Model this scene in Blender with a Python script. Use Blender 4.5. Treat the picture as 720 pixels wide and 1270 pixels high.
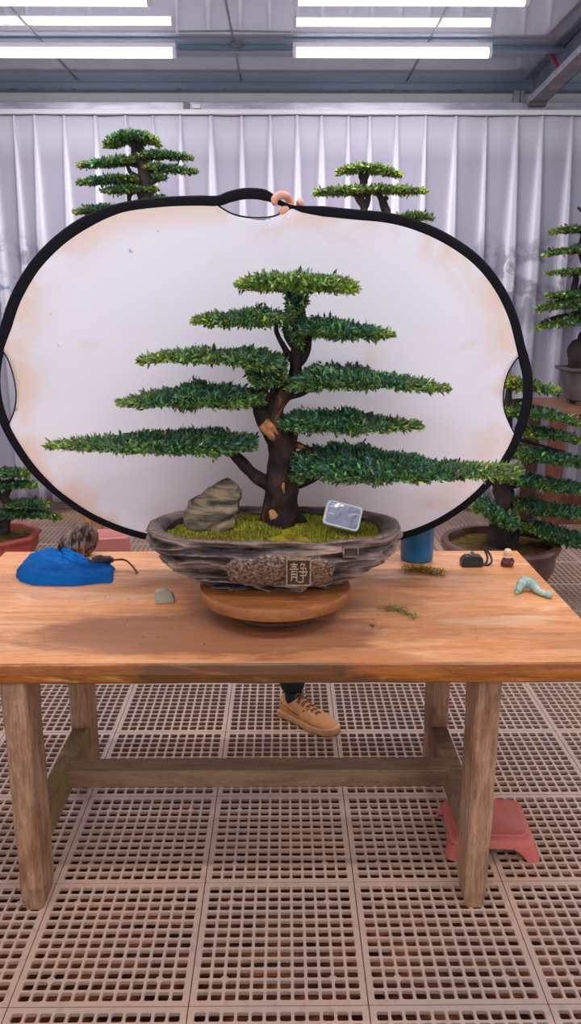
import bpy, bmesh, math, random
import numpy as np
from mathutils import Vector, Matrix, noise as mnoise
random.seed(7); rng = np.random.default_rng(7)
for o in list(bpy.data.objects): bpy.data.objects.remove(o)
S = bpy.context.scene; C = S.collection
PI = math.pi
# ------------------------------------------------------------ camera, world, exposure
FPX = 1016.0; TH = math.radians(14.35); PSI = 0.00763; CAMZ = 1.6
cd = bpy.data.cameras.new('camera'); cam = bpy.data.objects.new('camera', cd); C.objects.link(cam)
cd.sensor_fit = 'VERTICAL'; cd.sensor_height = 24; cd.sensor_width = 24; cd.lens = 24*FPX/1270; cd.clip_start = .05
cam.location = (0, 0, CAMZ); cam.rotation_euler = (PI/2-TH, 0, -PSI); S.camera = cam
S.view_settings.view_transform = 'Standard'; S.view_settings.look = 'None'
S.view_settings.exposure = 0.12; S.view_settings.gamma = 1; S.view_settings.use_curve_mapping = False
W = bpy.data.worlds.new('world'); S.world = W; W.use_nodes = True
wb = W.node_tree.nodes['Background']; wb.inputs[0].default_value = (.93, .95, 1.0, 1); wb.inputs[1].default_value = .85
# sun-less overcast daylight comes in through the open front of the shed; lamps add their own light below
TUBE_W = 16.0; TUBE_COL = (1.0, .97, 1.0)

Fv = Vector((math.sin(PSI)*math.cos(TH), math.cos(PSI)*math.cos(TH), -math.sin(TH)))
Rv = Vector((math.cos(PSI), -math.sin(PSI), 0)); Uv = Rv.cross(Fv)
O0 = Vector((0, 0, CAMZ))
def ray(px, py): return Fv*FPX + Rv*(px-360) + Uv*(635-py)
def at(px, py, Y): r = ray(px, py); return O0 + r*(Y/r.y)
def on(px, py, z): r = ray(px, py); return O0 + r*((z-CAMZ)/r.z)
def mpp(p): return (Vector(p)-O0).dot(Fv)/FPX      # metres per pixel at a point

# ------------------------------------------------------------ materials
def srgb(c):
    r = []
    for v in c:
        v /= 255.0
        r.append(v/12.92 if v <= .04045 else ((v+.055)/1.055)**2.4)
    return (*r, 1)
def newmat(name):
    m = bpy.data.materials.new(name); m.use_nodes = True
    return m, m.node_tree, m.node_tree.nodes['Principled BSDF']
def ramp(nt, stops, fac):
    r = nt.nodes.new('ShaderNodeValToRGB'); e = r.color_ramp.elements
    while len(e) < len(stops): e.new(.5)
    for i, (p, c) in enumerate(stops): e[i].position = p; e[i].color = srgb(c)
    nt.links.new(fac, r.inputs[0]); return r.outputs[0]
def coords(nt, scale, kind='Object', rot=(0, 0, 0)):
    t = nt.nodes.new('ShaderNodeTexCoord'); mp = nt.nodes.new('ShaderNodeMapping')
    mp.inputs['Scale'].default_value = scale; mp.inputs['Rotation'].default_value = rot
    nt.links.new(t.outputs[kind], mp.inputs[0]); return mp.outputs[0]
def nz(nt, vec, scale, detail=6, rough=.6, dist=0):
    n = nt.nodes.new('ShaderNodeTexNoise'); n.inputs['Scale'].default_value = scale
    n.inputs['Detail'].default_value = detail; n.inputs['Roughness'].default_value = rough; n.inputs['Distortion'].default_value = dist
    nt.links.new(vec, n.inputs['Vector']); return n.outputs[0]
def mix(nt, fac, a, b, mode='MIX'):
    n = nt.nodes.new('ShaderNodeMix'); n.data_type = 'RGBA'; n.blend_type = mode
    for s, v in ((0, fac), (6, a), (7, b)):
        if hasattr(v, 'is_output') or isinstance(v, bpy.types.NodeSocket): nt.links.new(v, n.inputs[s])
        elif isinstance(v, tuple): n.inputs[s].default_value = v
        else: n.inputs[s].default_value = v
    return n.outputs[2]
def mathn(nt, op, a, b=0.0, c=None):
    n = nt.nodes.new('ShaderNodeMath'); n.operation = op
    for i, v in enumerate((a, b) if c is None else (a, b, c)):
        if isinstance(v, bpy.types.NodeSocket): nt.links.new(v, n.inputs[i])
        else: n.inputs[i].default_value = v
    return n.outputs[0]
def maprange(nt, v, a, b, c=0, d=1):
    n = nt.nodes.new('ShaderNodeMapRange'); n.interpolation_type = 'SMOOTHSTEP'
    nt.links.new(v, n.inputs[0])
    for i, x in enumerate((a, b, c, d)): n.inputs[1+i].default_value = x
    return n.outputs[0]
def bump(nt, b, h, strength, dist=.01):
    n = nt.nodes.new('ShaderNodeBump'); n.inputs['Strength'].default_value = strength; n.inputs['Distance'].default_value = dist
    nt.links.new(h, n.inputs['Height']); nt.links.new(n.outputs[0], b.inputs['Normal'])
def mat(name, stops, scale=8, stretch=(1, 1, 1), rough=.6, bmp=.3, bd=.004, metal=0, spec=.5, dist=0, detail=6, nrough=.6, rot=(0, 0, 0)):
    m, nt, b = newmat(name)
    if isinstance(stops[0], (int, float)):
        b.inputs['Base Color'].default_value = srgb(stops)
        if bmp:
            v = coords(nt, stretch, rot=rot); bump(nt, b, nz(nt, v, scale, detail, nrough, dist), bmp, bd)
    else:
        v = coords(nt, stretch, rot=rot); n = nz(nt, v, scale, detail, nrough, dist)
        nt.links.new(ramp(nt, stops, n), b.inputs['Base Color'])
        if bmp: bump(nt, b, n, bmp, bd)
    b.inputs['Roughness'].default_value = rough; b.inputs['Metallic'].default_value = metal
    b.inputs['Specular IOR Level'].default_value = spec
    return m
def wood(name, a, b_, c, stretch=(1, 8, 8), rough=.45, patches=None, bmp=.25, spec=.4):
    m, nt, b = newmat(name)
    v = coords(nt, stretch)
    g = nz(nt, v, 5, 8, .65, .6); col = ramp(nt, [(.3, a), (.5, b_), (.7, c)], g)
    fine = nz(nt, coords(nt, tuple(s*6 for s in stretch)), 6, 4, .7)
    col = mix(nt, .35, col, ramp(nt, [(.35, a), (.65, c)], fine))
    if patches:
        for (sc, st, lo, hi, pc, amt) in patches:
            p = maprange(nt, nz(nt, coords(nt, st), sc, 5, .6, .8), lo, hi, 0, amt)
            col = mix(nt, p, col, srgb(pc))
    nt.links.new(col, b.inputs['Base Color'])
    b.inputs['Roughness'].default_value = rough; b.inputs['Specular IOR Level'].default_value = spec
    bump(nt, b, fine, bmp, .003)
    return m

M = {}
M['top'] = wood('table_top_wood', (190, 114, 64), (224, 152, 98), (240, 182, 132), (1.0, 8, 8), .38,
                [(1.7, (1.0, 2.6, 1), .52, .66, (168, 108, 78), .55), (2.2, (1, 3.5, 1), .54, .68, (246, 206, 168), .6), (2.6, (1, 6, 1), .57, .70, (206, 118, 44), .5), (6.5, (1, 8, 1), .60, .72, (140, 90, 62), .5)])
def stain_shade(m, cx, cy, rx, ry, col, amt):
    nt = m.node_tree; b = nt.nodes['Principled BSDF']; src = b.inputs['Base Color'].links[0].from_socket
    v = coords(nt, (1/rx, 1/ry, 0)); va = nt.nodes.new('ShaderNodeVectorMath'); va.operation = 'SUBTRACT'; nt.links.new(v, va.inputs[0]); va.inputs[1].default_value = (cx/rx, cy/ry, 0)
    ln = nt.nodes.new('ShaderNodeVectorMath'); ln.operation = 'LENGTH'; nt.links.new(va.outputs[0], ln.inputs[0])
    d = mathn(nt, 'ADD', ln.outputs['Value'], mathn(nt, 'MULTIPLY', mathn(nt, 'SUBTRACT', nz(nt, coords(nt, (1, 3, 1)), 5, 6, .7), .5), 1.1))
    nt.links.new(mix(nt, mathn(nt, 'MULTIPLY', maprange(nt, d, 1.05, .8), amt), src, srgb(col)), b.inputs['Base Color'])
# damp brown stains around the turntable; front one also paints in shadow and reflection
stain_shade(M['top'], -.12, -.28, .52, .17, (142, 92, 66), .72)
stain_shade(M['top'], .22, -.02, .34, .09, (150, 100, 72), .5)
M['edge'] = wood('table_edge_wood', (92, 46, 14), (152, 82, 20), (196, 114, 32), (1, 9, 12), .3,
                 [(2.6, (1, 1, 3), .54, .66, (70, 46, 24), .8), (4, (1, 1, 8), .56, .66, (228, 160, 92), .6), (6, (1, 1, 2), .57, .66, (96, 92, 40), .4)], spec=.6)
stain_shade(M['edge'], -.02, -.45, .3, .4, (70, 44, 20), .7)
M['leg'] = wood('table_leg_wood', (100, 68, 48), (164, 120, 92), (206, 166, 134), (9, 9, 1.0), .6,
                [(3, (1, 1, 1), .55, .7, (112, 66, 32), .6), (6, (1, 1, .5), .6, .72, (84, 62, 50), .6)])
M['rail'] = wood('table_rail_wood', (98, 72, 54), (140, 108, 84), (166, 132, 104), (1.2, 9, 9), .65,
                 [(3, (1, 1, 1), .56, .7, (90, 66, 48), .6)])
M['mossrail'] = wood('mossy_rail_wood', (98, 74, 50), (142, 112, 78), (166, 136, 96), (9, 1.2, 9), .65,
                 [(5, (1, 1, 1), .47, .58, (128, 124, 48), .8), (7, (1, 1, 1), .56, .66, (78, 66, 58), .7)])
M['bench'] = wood('bench_wood', (72, 34, 28), (108, 54, 42), (134, 74, 56), (8, 8, 1), .5)
M['benchtop'] = wood('bench_top_wood', (96, 62, 46), (132, 90, 66), (156, 112, 84), (1, 8, 8), .5)
M['darkwood'] = wood('dark_bench_wood', (44, 26, 22), (66, 38, 32), (84, 50, 42), (8, 8, 1), .5)
M['pine'] = wood('pine_wood', (172, 112, 62), (200, 142, 88), (214, 160, 104), (8, 8, 1), .55)
M['turn'] = wood('turntable_wood', (112, 64, 34), (146, 88, 46), (172, 110, 60), (1, 7, 7), .4, [(5, (1, 1, 1), .55, .7, (104, 66, 40), .6)])
M['turnfoot'] = wood('turntable_foot_wood', (60, 42, 34), (84, 58, 44), (104, 74, 56), (1, 6, 6), .5)
def grate_mat():
    m, nt, b = newmat('floor_grating_plastic')
    v = coords(nt, (1, 1, 1)); n = nz(nt, v, 1.3, 5, .6)
    col = ramp(nt, [(.3, (174, 154, 144)), (.5, (190, 160, 144)), (.7, (206, 168, 144))], n)
    f = nz(nt, v, 30, 4, .7); col = mix(nt, mathn(nt, 'MULTIPLY', maprange(nt, f, .5, .75), .4), col, srgb((128, 104, 92)))
    nt.links.new(col, b.inputs['Base Color']); b.inputs['Roughness'].default_value = .5
    b.inputs['Specular IOR Level'].default_value = .35
    bump(nt, b, f, .15, .002); return m
M['grate'] = grate_mat()
M['gratehole'] = mat('floor_grating_hole_shade', (52, 44, 42), rough=.7, bmp=0)
M['soilfloor'] = mat('ground_soil', [(.35, (40, 20, 14)), (.5, (98, 52, 34)), (.66, (156, 92, 56))], 16, (.6, 2.2, 1), rough=.95, bmp=.6, bd=.01, spec=.1)
M['wall'] = mat('wall_paint', [(.4, (226, 221, 226)), (.6, (234, 229, 232))], 2, rough=.7, bmp=.05)
M['base'] = mat('baseboard_paint', [(.4, (150, 128, 112)), (.6, (172, 150, 132))], 5, rough=.7, bmp=.1)
M['blue'] = mat('blue_grey_steel', [(.3, (112, 126, 148)), (.5, (120, 136, 158)), (.7, (130, 144, 164))], 2, (1, 5, 5), .4, .05, metal=.25)
M['rust'] = mat('chipped_steel_edge', [(.55, (112, 118, 134)), (.66, (70, 56, 58))], 14, (1, 4, 4), .6, .1)
M['silver'] = mat('galvanised_steel', [(.4, (168, 166, 182)), (.6, (196, 194, 208))], 5, (1, 4, 4), .32, .05, metal=.35)
M['rafter'] = mat('rafter_steel', [(.4, (96, 104, 124)), (.6, (122, 128, 146))], 5, (1, 3, 3), .4, .05, metal=.2)
M['rafterdark'] = mat('rafter_underside', [(.4, (96, 88, 92)), (.6, (128, 120, 126))], 9, rough=.6, bmp=.1)
M['white'] = mat('white_plastic', (232, 230, 236), rough=.35, bmp=0)
M['red'] = mat('red_tape', (176, 40, 58), rough=.5, bmp=0)
def ceil_mat():
    m, nt, b = newmat('ceiling_sheet_metal')
    t = nt.nodes.new('ShaderNodeTexCoord'); sx = nt.nodes.new('ShaderNodeSeparateXYZ'); nt.links.new(t.outputs['Object'], sx.inputs[0])
    fr = mathn(nt, 'FRACT', mathn(nt, 'MULTIPLY', sx.outputs[0], 8.6))
    rib = maprange(nt, mathn(nt, 'ABSOLUTE', mathn(nt, 'SUBTRACT', fr, .5)), .44, .5)
    n = nz(nt, coords(nt, (1, .3, 1)), 2.5, 4, .6)
    nt.links.new(ramp(nt, [(.35, (188, 190, 206)), (.65, (202, 202, 216))], n), b.inputs['Base Color'])
    b.inputs['Metallic'].default_value = .3; b.inputs['Roughness'].default_value = .05
    b.inputs['Coat Weight'].default_value = .6; b.inputs['Coat Roughness'].default_value = .02; return m
M['ceil'] = ceil_mat()
def curtain_mat():
    m, nt, b = newmat('sheer_curtain_cloth')
    t = nt.nodes.new('ShaderNodeTexCoord'); sx = nt.nodes.new('ShaderNodeSeparateXYZ'); nt.links.new(t.outputs['Object'], sx.inputs[0])
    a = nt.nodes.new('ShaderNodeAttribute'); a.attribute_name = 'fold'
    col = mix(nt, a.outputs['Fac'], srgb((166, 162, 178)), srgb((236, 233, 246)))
    # printed ink-wash hills
    v = coords(nt, (1, 1, 1)); n = nz(nt, v, 3.1, 7, .62, .6); n2 = nz(nt, v, 7, 6, .7, .5)
    band = mathn(nt, 'MULTIPLY', maprange(nt, sx.outputs[2], 1.25, 1.5), maprange(nt, sx.outputs[2], 2.15, 1.9))
    side = maprange(nt, mathn(nt, 'ABSOLUTE', mathn(nt, 'ADD', sx.outputs[0], .1)), .9, 1.6)
    ink = mathn(nt, 'MULTIPLY', mathn(nt, 'MULTIPLY', maprange(nt, n, .44, .52), maprange(nt, n2, .36, .5)), mathn(nt, 'MULTIPLY', band, side))
    col = mix(nt, mathn(nt, 'MULTIPLY', ink, .75), col, srgb((128, 122, 140)))
    bl = mathn(nt, 'MULTIPLY', mathn(nt, 'MULTIPLY', maprange(nt, nz(nt, v, 4.2, 4, .6), .60, .66), side), band)
    col = mix(nt, mathn(nt, 'MULTIPLY', bl, .7), col, srgb((86, 116, 168)))
    nt.links.new(col, b.inputs['Base Color']); b.inputs['Roughness'].default_value = .85
    b.inputs['Specular IOR Level'].default_value = .1
    w = nt.nodes.new('ShaderNodeTexWave'); w.inputs['Scale'].default_value = 300
    return m
M['curtain'] = curtain_mat()
def reflector_mat():
    m, nt, b = newmat('reflector_white_fabric')
    t = nt.nodes.new('ShaderNodeTexCoord')
    a = nt.nodes.new('ShaderNodeAttribute'); a.attribute_name = 'rimdist'
    v = coords(nt, (1, 1, 1)); n = nz(nt, v, 3.2, 6, .6, .7)
    st = mathn(nt, 'MULTIPLY', maprange(nt, a.outputs['Fac'], .80, 1.0), maprange(nt, n, .40, .58))
    col = mix(nt, mathn(nt, 'MULTIPLY', st, .62), srgb((233, 228, 238)), srgb((226, 184, 144)))
    n3 = nz(nt, coords(nt, (1, 1, 1.4)), 5, 5, .6, .4)
    col = mix(nt, mathn(nt, 'MULTIPLY', maprange(nt, n3, .60, .74), .45), col, srgb((224, 206, 190)))
    n4 = nz(nt, coords(nt, (1, 1, .8)), 26, 2, .5)
    col = mix(nt, mathn(nt, 'MULTIPLY', maprange(nt, n4, .745, .77), .6), col, srgb((150, 118, 100)))
    nt.links.new(col, b.inputs['Base Color']); b.inputs['Roughness'].default_value = .6
    b.inputs['Specular IOR Level'].default_value = .3
    return m
M['reflector'] = reflector_mat()
M['black'] = mat('black_binding', (12, 12, 19), scale=200, spec=.2, rough=.8, bmp=.2, bd=.001)
def leaf_mat():
    m, nt, b = newmat('leaf'); a = nt.nodes.new('ShaderNodeAttribute'); a.attribute_name = 'tint'
    nt.links.new(a.outputs['Color'], b.inputs['Base Color']); b.inputs['Roughness'].default_value = .45
    b.inputs['Specular IOR Level'].default_value = .45
    tr = nt.nodes.new('ShaderNodeBsdfTranslucent'); nt.links.new(a.outputs['Color'], tr.inputs[0])
    mx = nt.nodes.new('ShaderNodeMixShader'); mx.inputs[0].default_value = .25
    out = nt.nodes['Material Output']
    nt.links.new(b.outputs[0], mx.inputs[1]); nt.links.new(tr.outputs[0], mx.inputs[2]); nt.links.new(mx.outputs[0], out.inputs[0])
    return m
M['leaf'] = leaf_mat()
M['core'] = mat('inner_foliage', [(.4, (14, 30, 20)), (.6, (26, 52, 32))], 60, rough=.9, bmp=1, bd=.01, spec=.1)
M['bark'] = mat('bark', [(.3, (16, 12, 14)), (.5, (38, 27, 25)), (.60, (74, 44, 34)), (.67, (168, 106, 70)), (.74, (58, 34, 30))], 13, (1, 1, .6), .75, 1, .006, dist=.8, spec=.25)
M['barkfar'] = mat('dark_bark', [(.35, (24, 17, 18)), (.6, (56, 42, 40)), (.75, (84, 66, 60))], 14, (1, 1, .6), .8, .8, .006)
M['heart'] = mat('stripped_bark', [(.35, (92, 54, 32)), (.5, (172, 112, 66)), (.7, (200, 142, 92))], 30, rough=.6, bmp=.6, bd=.003)
def rock_pot_mat():
    m, nt, b = newmat('stoneware_rock_glaze')
    v = coords(nt, (1, 1, 4.5)); n = nz(nt, v, 8, 8, .65, .5)
    col = ramp(nt, [(.34, (40, 31, 33)), (.46, (96, 78, 74)), (.56, (138, 114, 102)), (.68, (184, 154, 128))], n)
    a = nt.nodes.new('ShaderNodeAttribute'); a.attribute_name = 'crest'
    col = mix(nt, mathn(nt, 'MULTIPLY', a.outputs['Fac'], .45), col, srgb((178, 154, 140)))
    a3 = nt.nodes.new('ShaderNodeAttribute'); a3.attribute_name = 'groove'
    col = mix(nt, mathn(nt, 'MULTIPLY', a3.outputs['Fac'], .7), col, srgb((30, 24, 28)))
    a2 = nt.nodes.new('ShaderNodeAttribute'); a2.attribute_name = 'pit'
    sp = nz(nt, coords(nt, (1, 1, 1)), 110, 3, .7)
    pc = ramp(nt, [(.40, (62, 48, 44)), (.52, (134, 108, 92)), (.64, (176, 148, 126))], sp)
    col = mix(nt, a2.outputs['Fac'], col, pc)
    nt.links.new(col, b.inputs['Base Color']); b.inputs['Roughness'].default_value = .5
    mixh = mathn(nt, 'ADD', nz(nt, coords(nt, (1, 1, 3)), 40, 6, .7), mathn(nt, 'MULTIPLY', sp, .6))
    bump(nt, b, mixh, .7, .006); return m
M['pot'] = rock_pot_mat()
M['potin'] = mat('dark_glaze', [(.4, (34, 26, 28)), (.6, (56, 44, 46))], 12, rough=.4, bmp=.1)
M['plaque'] = mat('plaque_dark', [(.4, (46, 36, 32)), (.6, (70, 56, 48))], 60, rough=.6, bmp=.5, bd=.002)
M['glyph'] = mat('plaque_relief', [(.4, (142, 110, 84)), (.6, (172, 138, 106))], 80, rough=.55, bmp=.3, bd=.001)
M['moss'] = mat('moss', [(.3, (84, 62, 26)), (.45, (134, 116, 34)), (.6, (164, 160, 42)), (.75, (186, 180, 64))], 22, rough=.95, bmp=1, bd=.01, spec=.1, nrough=.75)
M['soil'] = mat('potting_soil', [(.35, (54, 42, 26)), (.55, (96, 76, 40)), (.7, (110, 104, 44))], 24, rough=.95, bmp=1, bd=.01, spec=.1, nrough=.75)
M['clay'] = mat('red_clay', [(.4, (150, 62, 50)), (.6, (184, 84, 68))], 6, rough=.5, bmp=.1)
M['brownpot'] = mat('brown_glazed_pot', [(.4, (78, 52, 44)), (.6, (110, 80, 68))], 6, rough=.35, bmp=.1)
M['greypot'] = mat('grey_brown_pot', [(.4, (78, 72, 70)), (.6, (104, 94, 90))], 6, rough=.45, bmp=.1)
M['potpanel'] = mat('tan_pot_panel', [(.4, (134, 92, 68)), (.6, (160, 116, 88))], 9, rough=.5, bmp=.2)
M['rock'] = mat('grey_brown_rock', [(.36, (44, 38, 33)), (.46, (104, 92, 76)), (.56, (140, 124, 102)), (.66, (176, 124, 84))], 9, (1, 1, 4.5), .75, .9, .006, dist=.7, rot=(.3, .6, .4), spec=.3)
M['rootball'] = mat('fibrous_brown_lump', [(.38, (46, 36, 34)), (.5, (100, 80, 70)), (.62, (144, 122, 108))], 30, (2, 1, 1), .9, 1, .006, dist=.9, spec=.15)
M['palestone'] = mat('pale_stone', [(.4, (158, 158, 138)), (.6, (182, 180, 160))], 9, rough=.7, bmp=.3)
M['cloth'] = mat('blue_cloth', [(.4, (2, 82, 152)), (.6, (6, 98, 174))], 5, rough=.85, bmp=.4, bd=.002, spec=.15)
M['cup'] = mat('blue_enamel', [(.4, (4, 84, 128)), (.6, (6, 100, 148))], 3, rough=.3, bmp=0)
M['blackpl'] = mat('black_plastic', (34, 36, 42), scale=90, rough=.4, bmp=.1, bd=.001)
M['greypl'] = mat('grey_metal_button', (120, 122, 130), rough=.3, bmp=0, metal=.6)
M['twig'] = mat('dry_twig', [(.4, (84, 56, 40)), (.6, (122, 88, 62))], 20, rough=.8, bmp=.4)
M['rubber'] = mat('dark_tape_grip', [(.4, (40, 34, 38)), (.6, (72, 62, 66))], 40, rough=.7, bmp=.8, bd=.003)
M['stool'] = mat('salmon_plastic', [(.35, (192, 92, 80)), (.65, (208, 108, 94))], 3, rough=.45, bmp=.05)
M['stoolback'] = mat('faded_red_plastic', [(.35, (176, 104, 98)), (.65, (196, 120, 112))], 3, rough=.5, bmp=.05)
M['mirror'], _nt, _b = newmat('mirror_glass')
_b.inputs['Base Color'].default_value = (.42, .43, .50, 1); _b.inputs['Metallic'].default_value = 1; _b.inputs['Roughness'].default_value = .07
bump(_nt, _b, nz(_nt, coords(_nt, (1, 1, 1)), 40, 2, .5), .3, .002)
M['whiteframe'] = mat('white_frame', (226, 228, 234), rough=.3, bmp=0)
M['celadon'] = mat('celadon_glaze', [(.4, (140, 172, 160)), (.6, (176, 200, 188))], 22, rough=.25, bmp=.2, bd=.001)
M['cream'] = mat('cream_ceramic', (226, 190, 158), rough=.5, bmp=0)
M['maroon'] = mat('maroon_ceramic', [(.4, (84, 30, 44)), (.6, (116, 46, 58))], 60, rough=.4, bmp=.1)
M['skin'] = mat('skin', [(.4, (206, 146, 122)), (.6, (222, 162, 136))], 14, rough=.5, bmp=.1, bd=.001)
M['hair'] = mat('black_hair', (18, 15, 15), scale=60, stretch=(1, 1, .2), rough=.5, bmp=.6)
M['jacket'] = mat('dark_jacket_cloth', (44, 48, 58), scale=40, rough=.9, bmp=.3)
M['trousers'] = mat('dark_trouser_cloth', (26, 32, 42), scale=40, rough=.9, bmp=.3)
M['shoe'] = mat('tan_suede', [(.35, (192, 128, 78)), (.65, (214, 152, 100))], 20, rough=.75, bmp=.2, bd=.001)
M['sole'] = mat('tan_rubber_sole', (206, 150, 102), scale=60, rough=.6, bmp=.1)
M['lace'] = mat('brown_lace', (120, 78, 46), rough=.8, bmp=0)
M['ldark'] = mat('shoe_seam', (112, 70, 44), rough=.8, bmp=0)
M['tube'], _nt, _b = newmat('lamp_diffuser')
_b.inputs['Emission Color'].default_value = (1, .98, 1, 1); _b.inputs['Emission Strength'].default_value = 5
_b.inputs['Base Color'].default_value = (.9, .9, .9, 1)

# ------------------------------------------------------------ mesh helpers
def link(name, me, parent=None, mats=(), smooth=False):
    o = bpy.data.objects.new(name, me); C.objects.link(o)
    for m in mats: me.materials.append(M[m] if isinstance(m, str) else m)
    if smooth: me.polygons.foreach_set('use_smooth', [True]*len(me.polygons))
    if parent: o.parent = parent
    return o
class MB:
    def __init__(s): s.v = []; s.f = []; s.m = []
    def add(s, vs, fs, mi=0):
        n = len(s.v); s.v += [tuple(v) for v in vs]; s.f += [tuple(n+i for i in f) for f in fs]; s.m += [mi]*len(fs); return s
    def box(s, x0, x1, y0, y1, z0, z1, mi=0, bev=0.0, xf=None):
        bm = bmesh.new(); bmesh.ops.create_cube(bm, size=1)
        for v in bm.verts: v.co = ((x0+x1)/2+v.co.x*(x1-x0), (y0+y1)/2+v.co.y*(y1-y0), (z0+z1)/2+v.co.z*(z1-z0))
        if bev: bmesh.ops.bevel(bm, geom=bm.edges[:], offset=bev, segments=2, affect='EDGES', profile=.6)
        bm.verts.index_update()
        vs = [v.co.copy() for v in bm.verts]
        if xf: vs = [xf @ v for v in vs]
        s.add(vs, [[v.index for v in f.verts] for f in bm.faces], mi); bm.free(); return s
    def tube(s, pts, rad, n=8, mi=0, jit=0.0, flat=1.0, closed=False):
        pts = [Vector(p) for p in pts]; N = len(pts)
        rad = rad if hasattr(rad, '__len__') else [rad]*N
        up = Vector((0, 1, 0)); vs = []
        for i, p in enumerate(pts):
            if closed: t = pts[(i+1) % N]-pts[i-1]
            else: t = pts[min(i+1, N-1)]-pts[max(i-1, 0)]
            t.normalize(); a = up - t*up.dot(t)
            if a.length < .05: a = Vector((0, 0, 1)) - t*t.z
            a.normalize(); b = t.cross(a)
            for k in range(n):
                w = 2*PI*k/n; r = rad[i]
                if jit: r *= 1+jit*mnoise.noise(Vector((p.x*30+math.cos(w)*2, p.y*30+math.sin(w)*2, p.z*25)))
                vs.append(p + a*(math.cos(w)*r*flat) + b*(math.sin(w)*r))
        fs = [(i*n+k, i*n+(k+1) % n, (i+1)*n+(k+1) % n, (i+1)*n+k) for i in range(N-1) for k in range(n)]
        if closed: fs += [((N-1)*n+k, (N-1)*n+(k+1) % n, (k+1) % n, k) for k in range(n)]
        else: fs += [tuple(range(n))[::-1], tuple((N-1)*n+k for k in range(n))]
        return s.add(vs, fs, mi)
    def lathe(s, prof, n=32, c=(0, 0, 0), mi=0, sx=1, sy=1, phase=0):
        vs = []; N = len(prof)
        for r, z in prof:
            for k in range(n):
                w = 2*PI*(k+phase)/n; vs.append((c[0]+r*sx*math.cos(w), c[1]+r*sy*math.sin(w), c[2]+z))
        fs = [(i*n+k, i*n+(k+1) % n, (i+1)*n+(k+1) % n, (i+1)*n+k) for i in range(N-1) for k in range(n)]
        if prof[0][0] > 1e-6: fs.append(tuple(range(n))[::-1])
        if prof[-1][0] > 1e-6: fs.append(tuple((N-1)*n+k for k in range(n)))
        return s.add(vs, fs, mi)
    def build(s, name, mats, parent=None, smooth=False):
        me = bpy.data.meshes.new(name); me.from_pydata(s.v, [], s.f)
        mats = [mats] if isinstance(mats, str) else mats
        o = link(name, me, parent, mats, smooth)
        if len(mats) > 1: me.polygons.foreach_set('material_index', s.m)
        me.update(); return o
def autosmooth(o, deg=35):
    me = o.data; bm = bmesh.new(); bm.from_mesh(me)
    for f in bm.faces: f.smooth = True
    for e in bm.edges:
        if len(e.link_faces) == 2 and e.calc_face_angle(0) > math.radians(deg): e.smooth = False
    bm.to_mesh(me); bm.free(); return o
def tag(o, label=None, cat=None, group=None, kind=None):
    if label: o['label'] = label
    if cat: o['category'] = cat
    if group: o['group'] = group
    if kind: o['kind'] = kind
    return o
def thing(name, loc, label, cat, group=None, rz=0):
    o = bpy.data.objects.new(name, None); C.objects.link(o); o.location = loc; o.rotation_euler = (0, 0, rz)
    o.empty_display_size = .05
    return tag(o, label, cat, group)
def rel(o, root):      # meshes built in world coordinates, parented to a root standing elsewhere
    M_ = root.matrix_basis if not root.parent else root.parent.matrix_basis @ root.matrix_basis
    o.parent = root; o.matrix_parent_inverse = Matrix.LocRotScale(root.location, root.rotation_euler, None).inverted(); return o
def relz(o, root):     # same, by moving the mesh itself
    inv = Matrix.LocRotScale(root.location, root.rotation_euler, None).inverted()
    o.data.transform(inv); o.parent = root; return o
def spline(pts, per=6, closed=False):
    pts = [Vector(p) for p in pts]; N = len(pts); out = []
    rngi = range(N if closed else N-1)
    for i in rngi:
        if closed: p0, p1, p2, p3 = pts[i-1], pts[i], pts[(i+1) % N], pts[(i+2) % N]
        else: p0, p1, p2, p3 = pts[max(i-1, 0)], pts[i], pts[i+1], pts[min(i+2, N-1)]
        for k in range(per):
            t = k/per
            out.append(.5*((2*p1)+(p2-p0)*t+(2*p0-5*p1+4*p2-p3)*t*t+(3*p1-p0-3*p2+p3)*t**3))
    if not closed: out.append(pts[-1])
    return out
def struct(o): o['kind'] = 'structure'; return o

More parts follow.
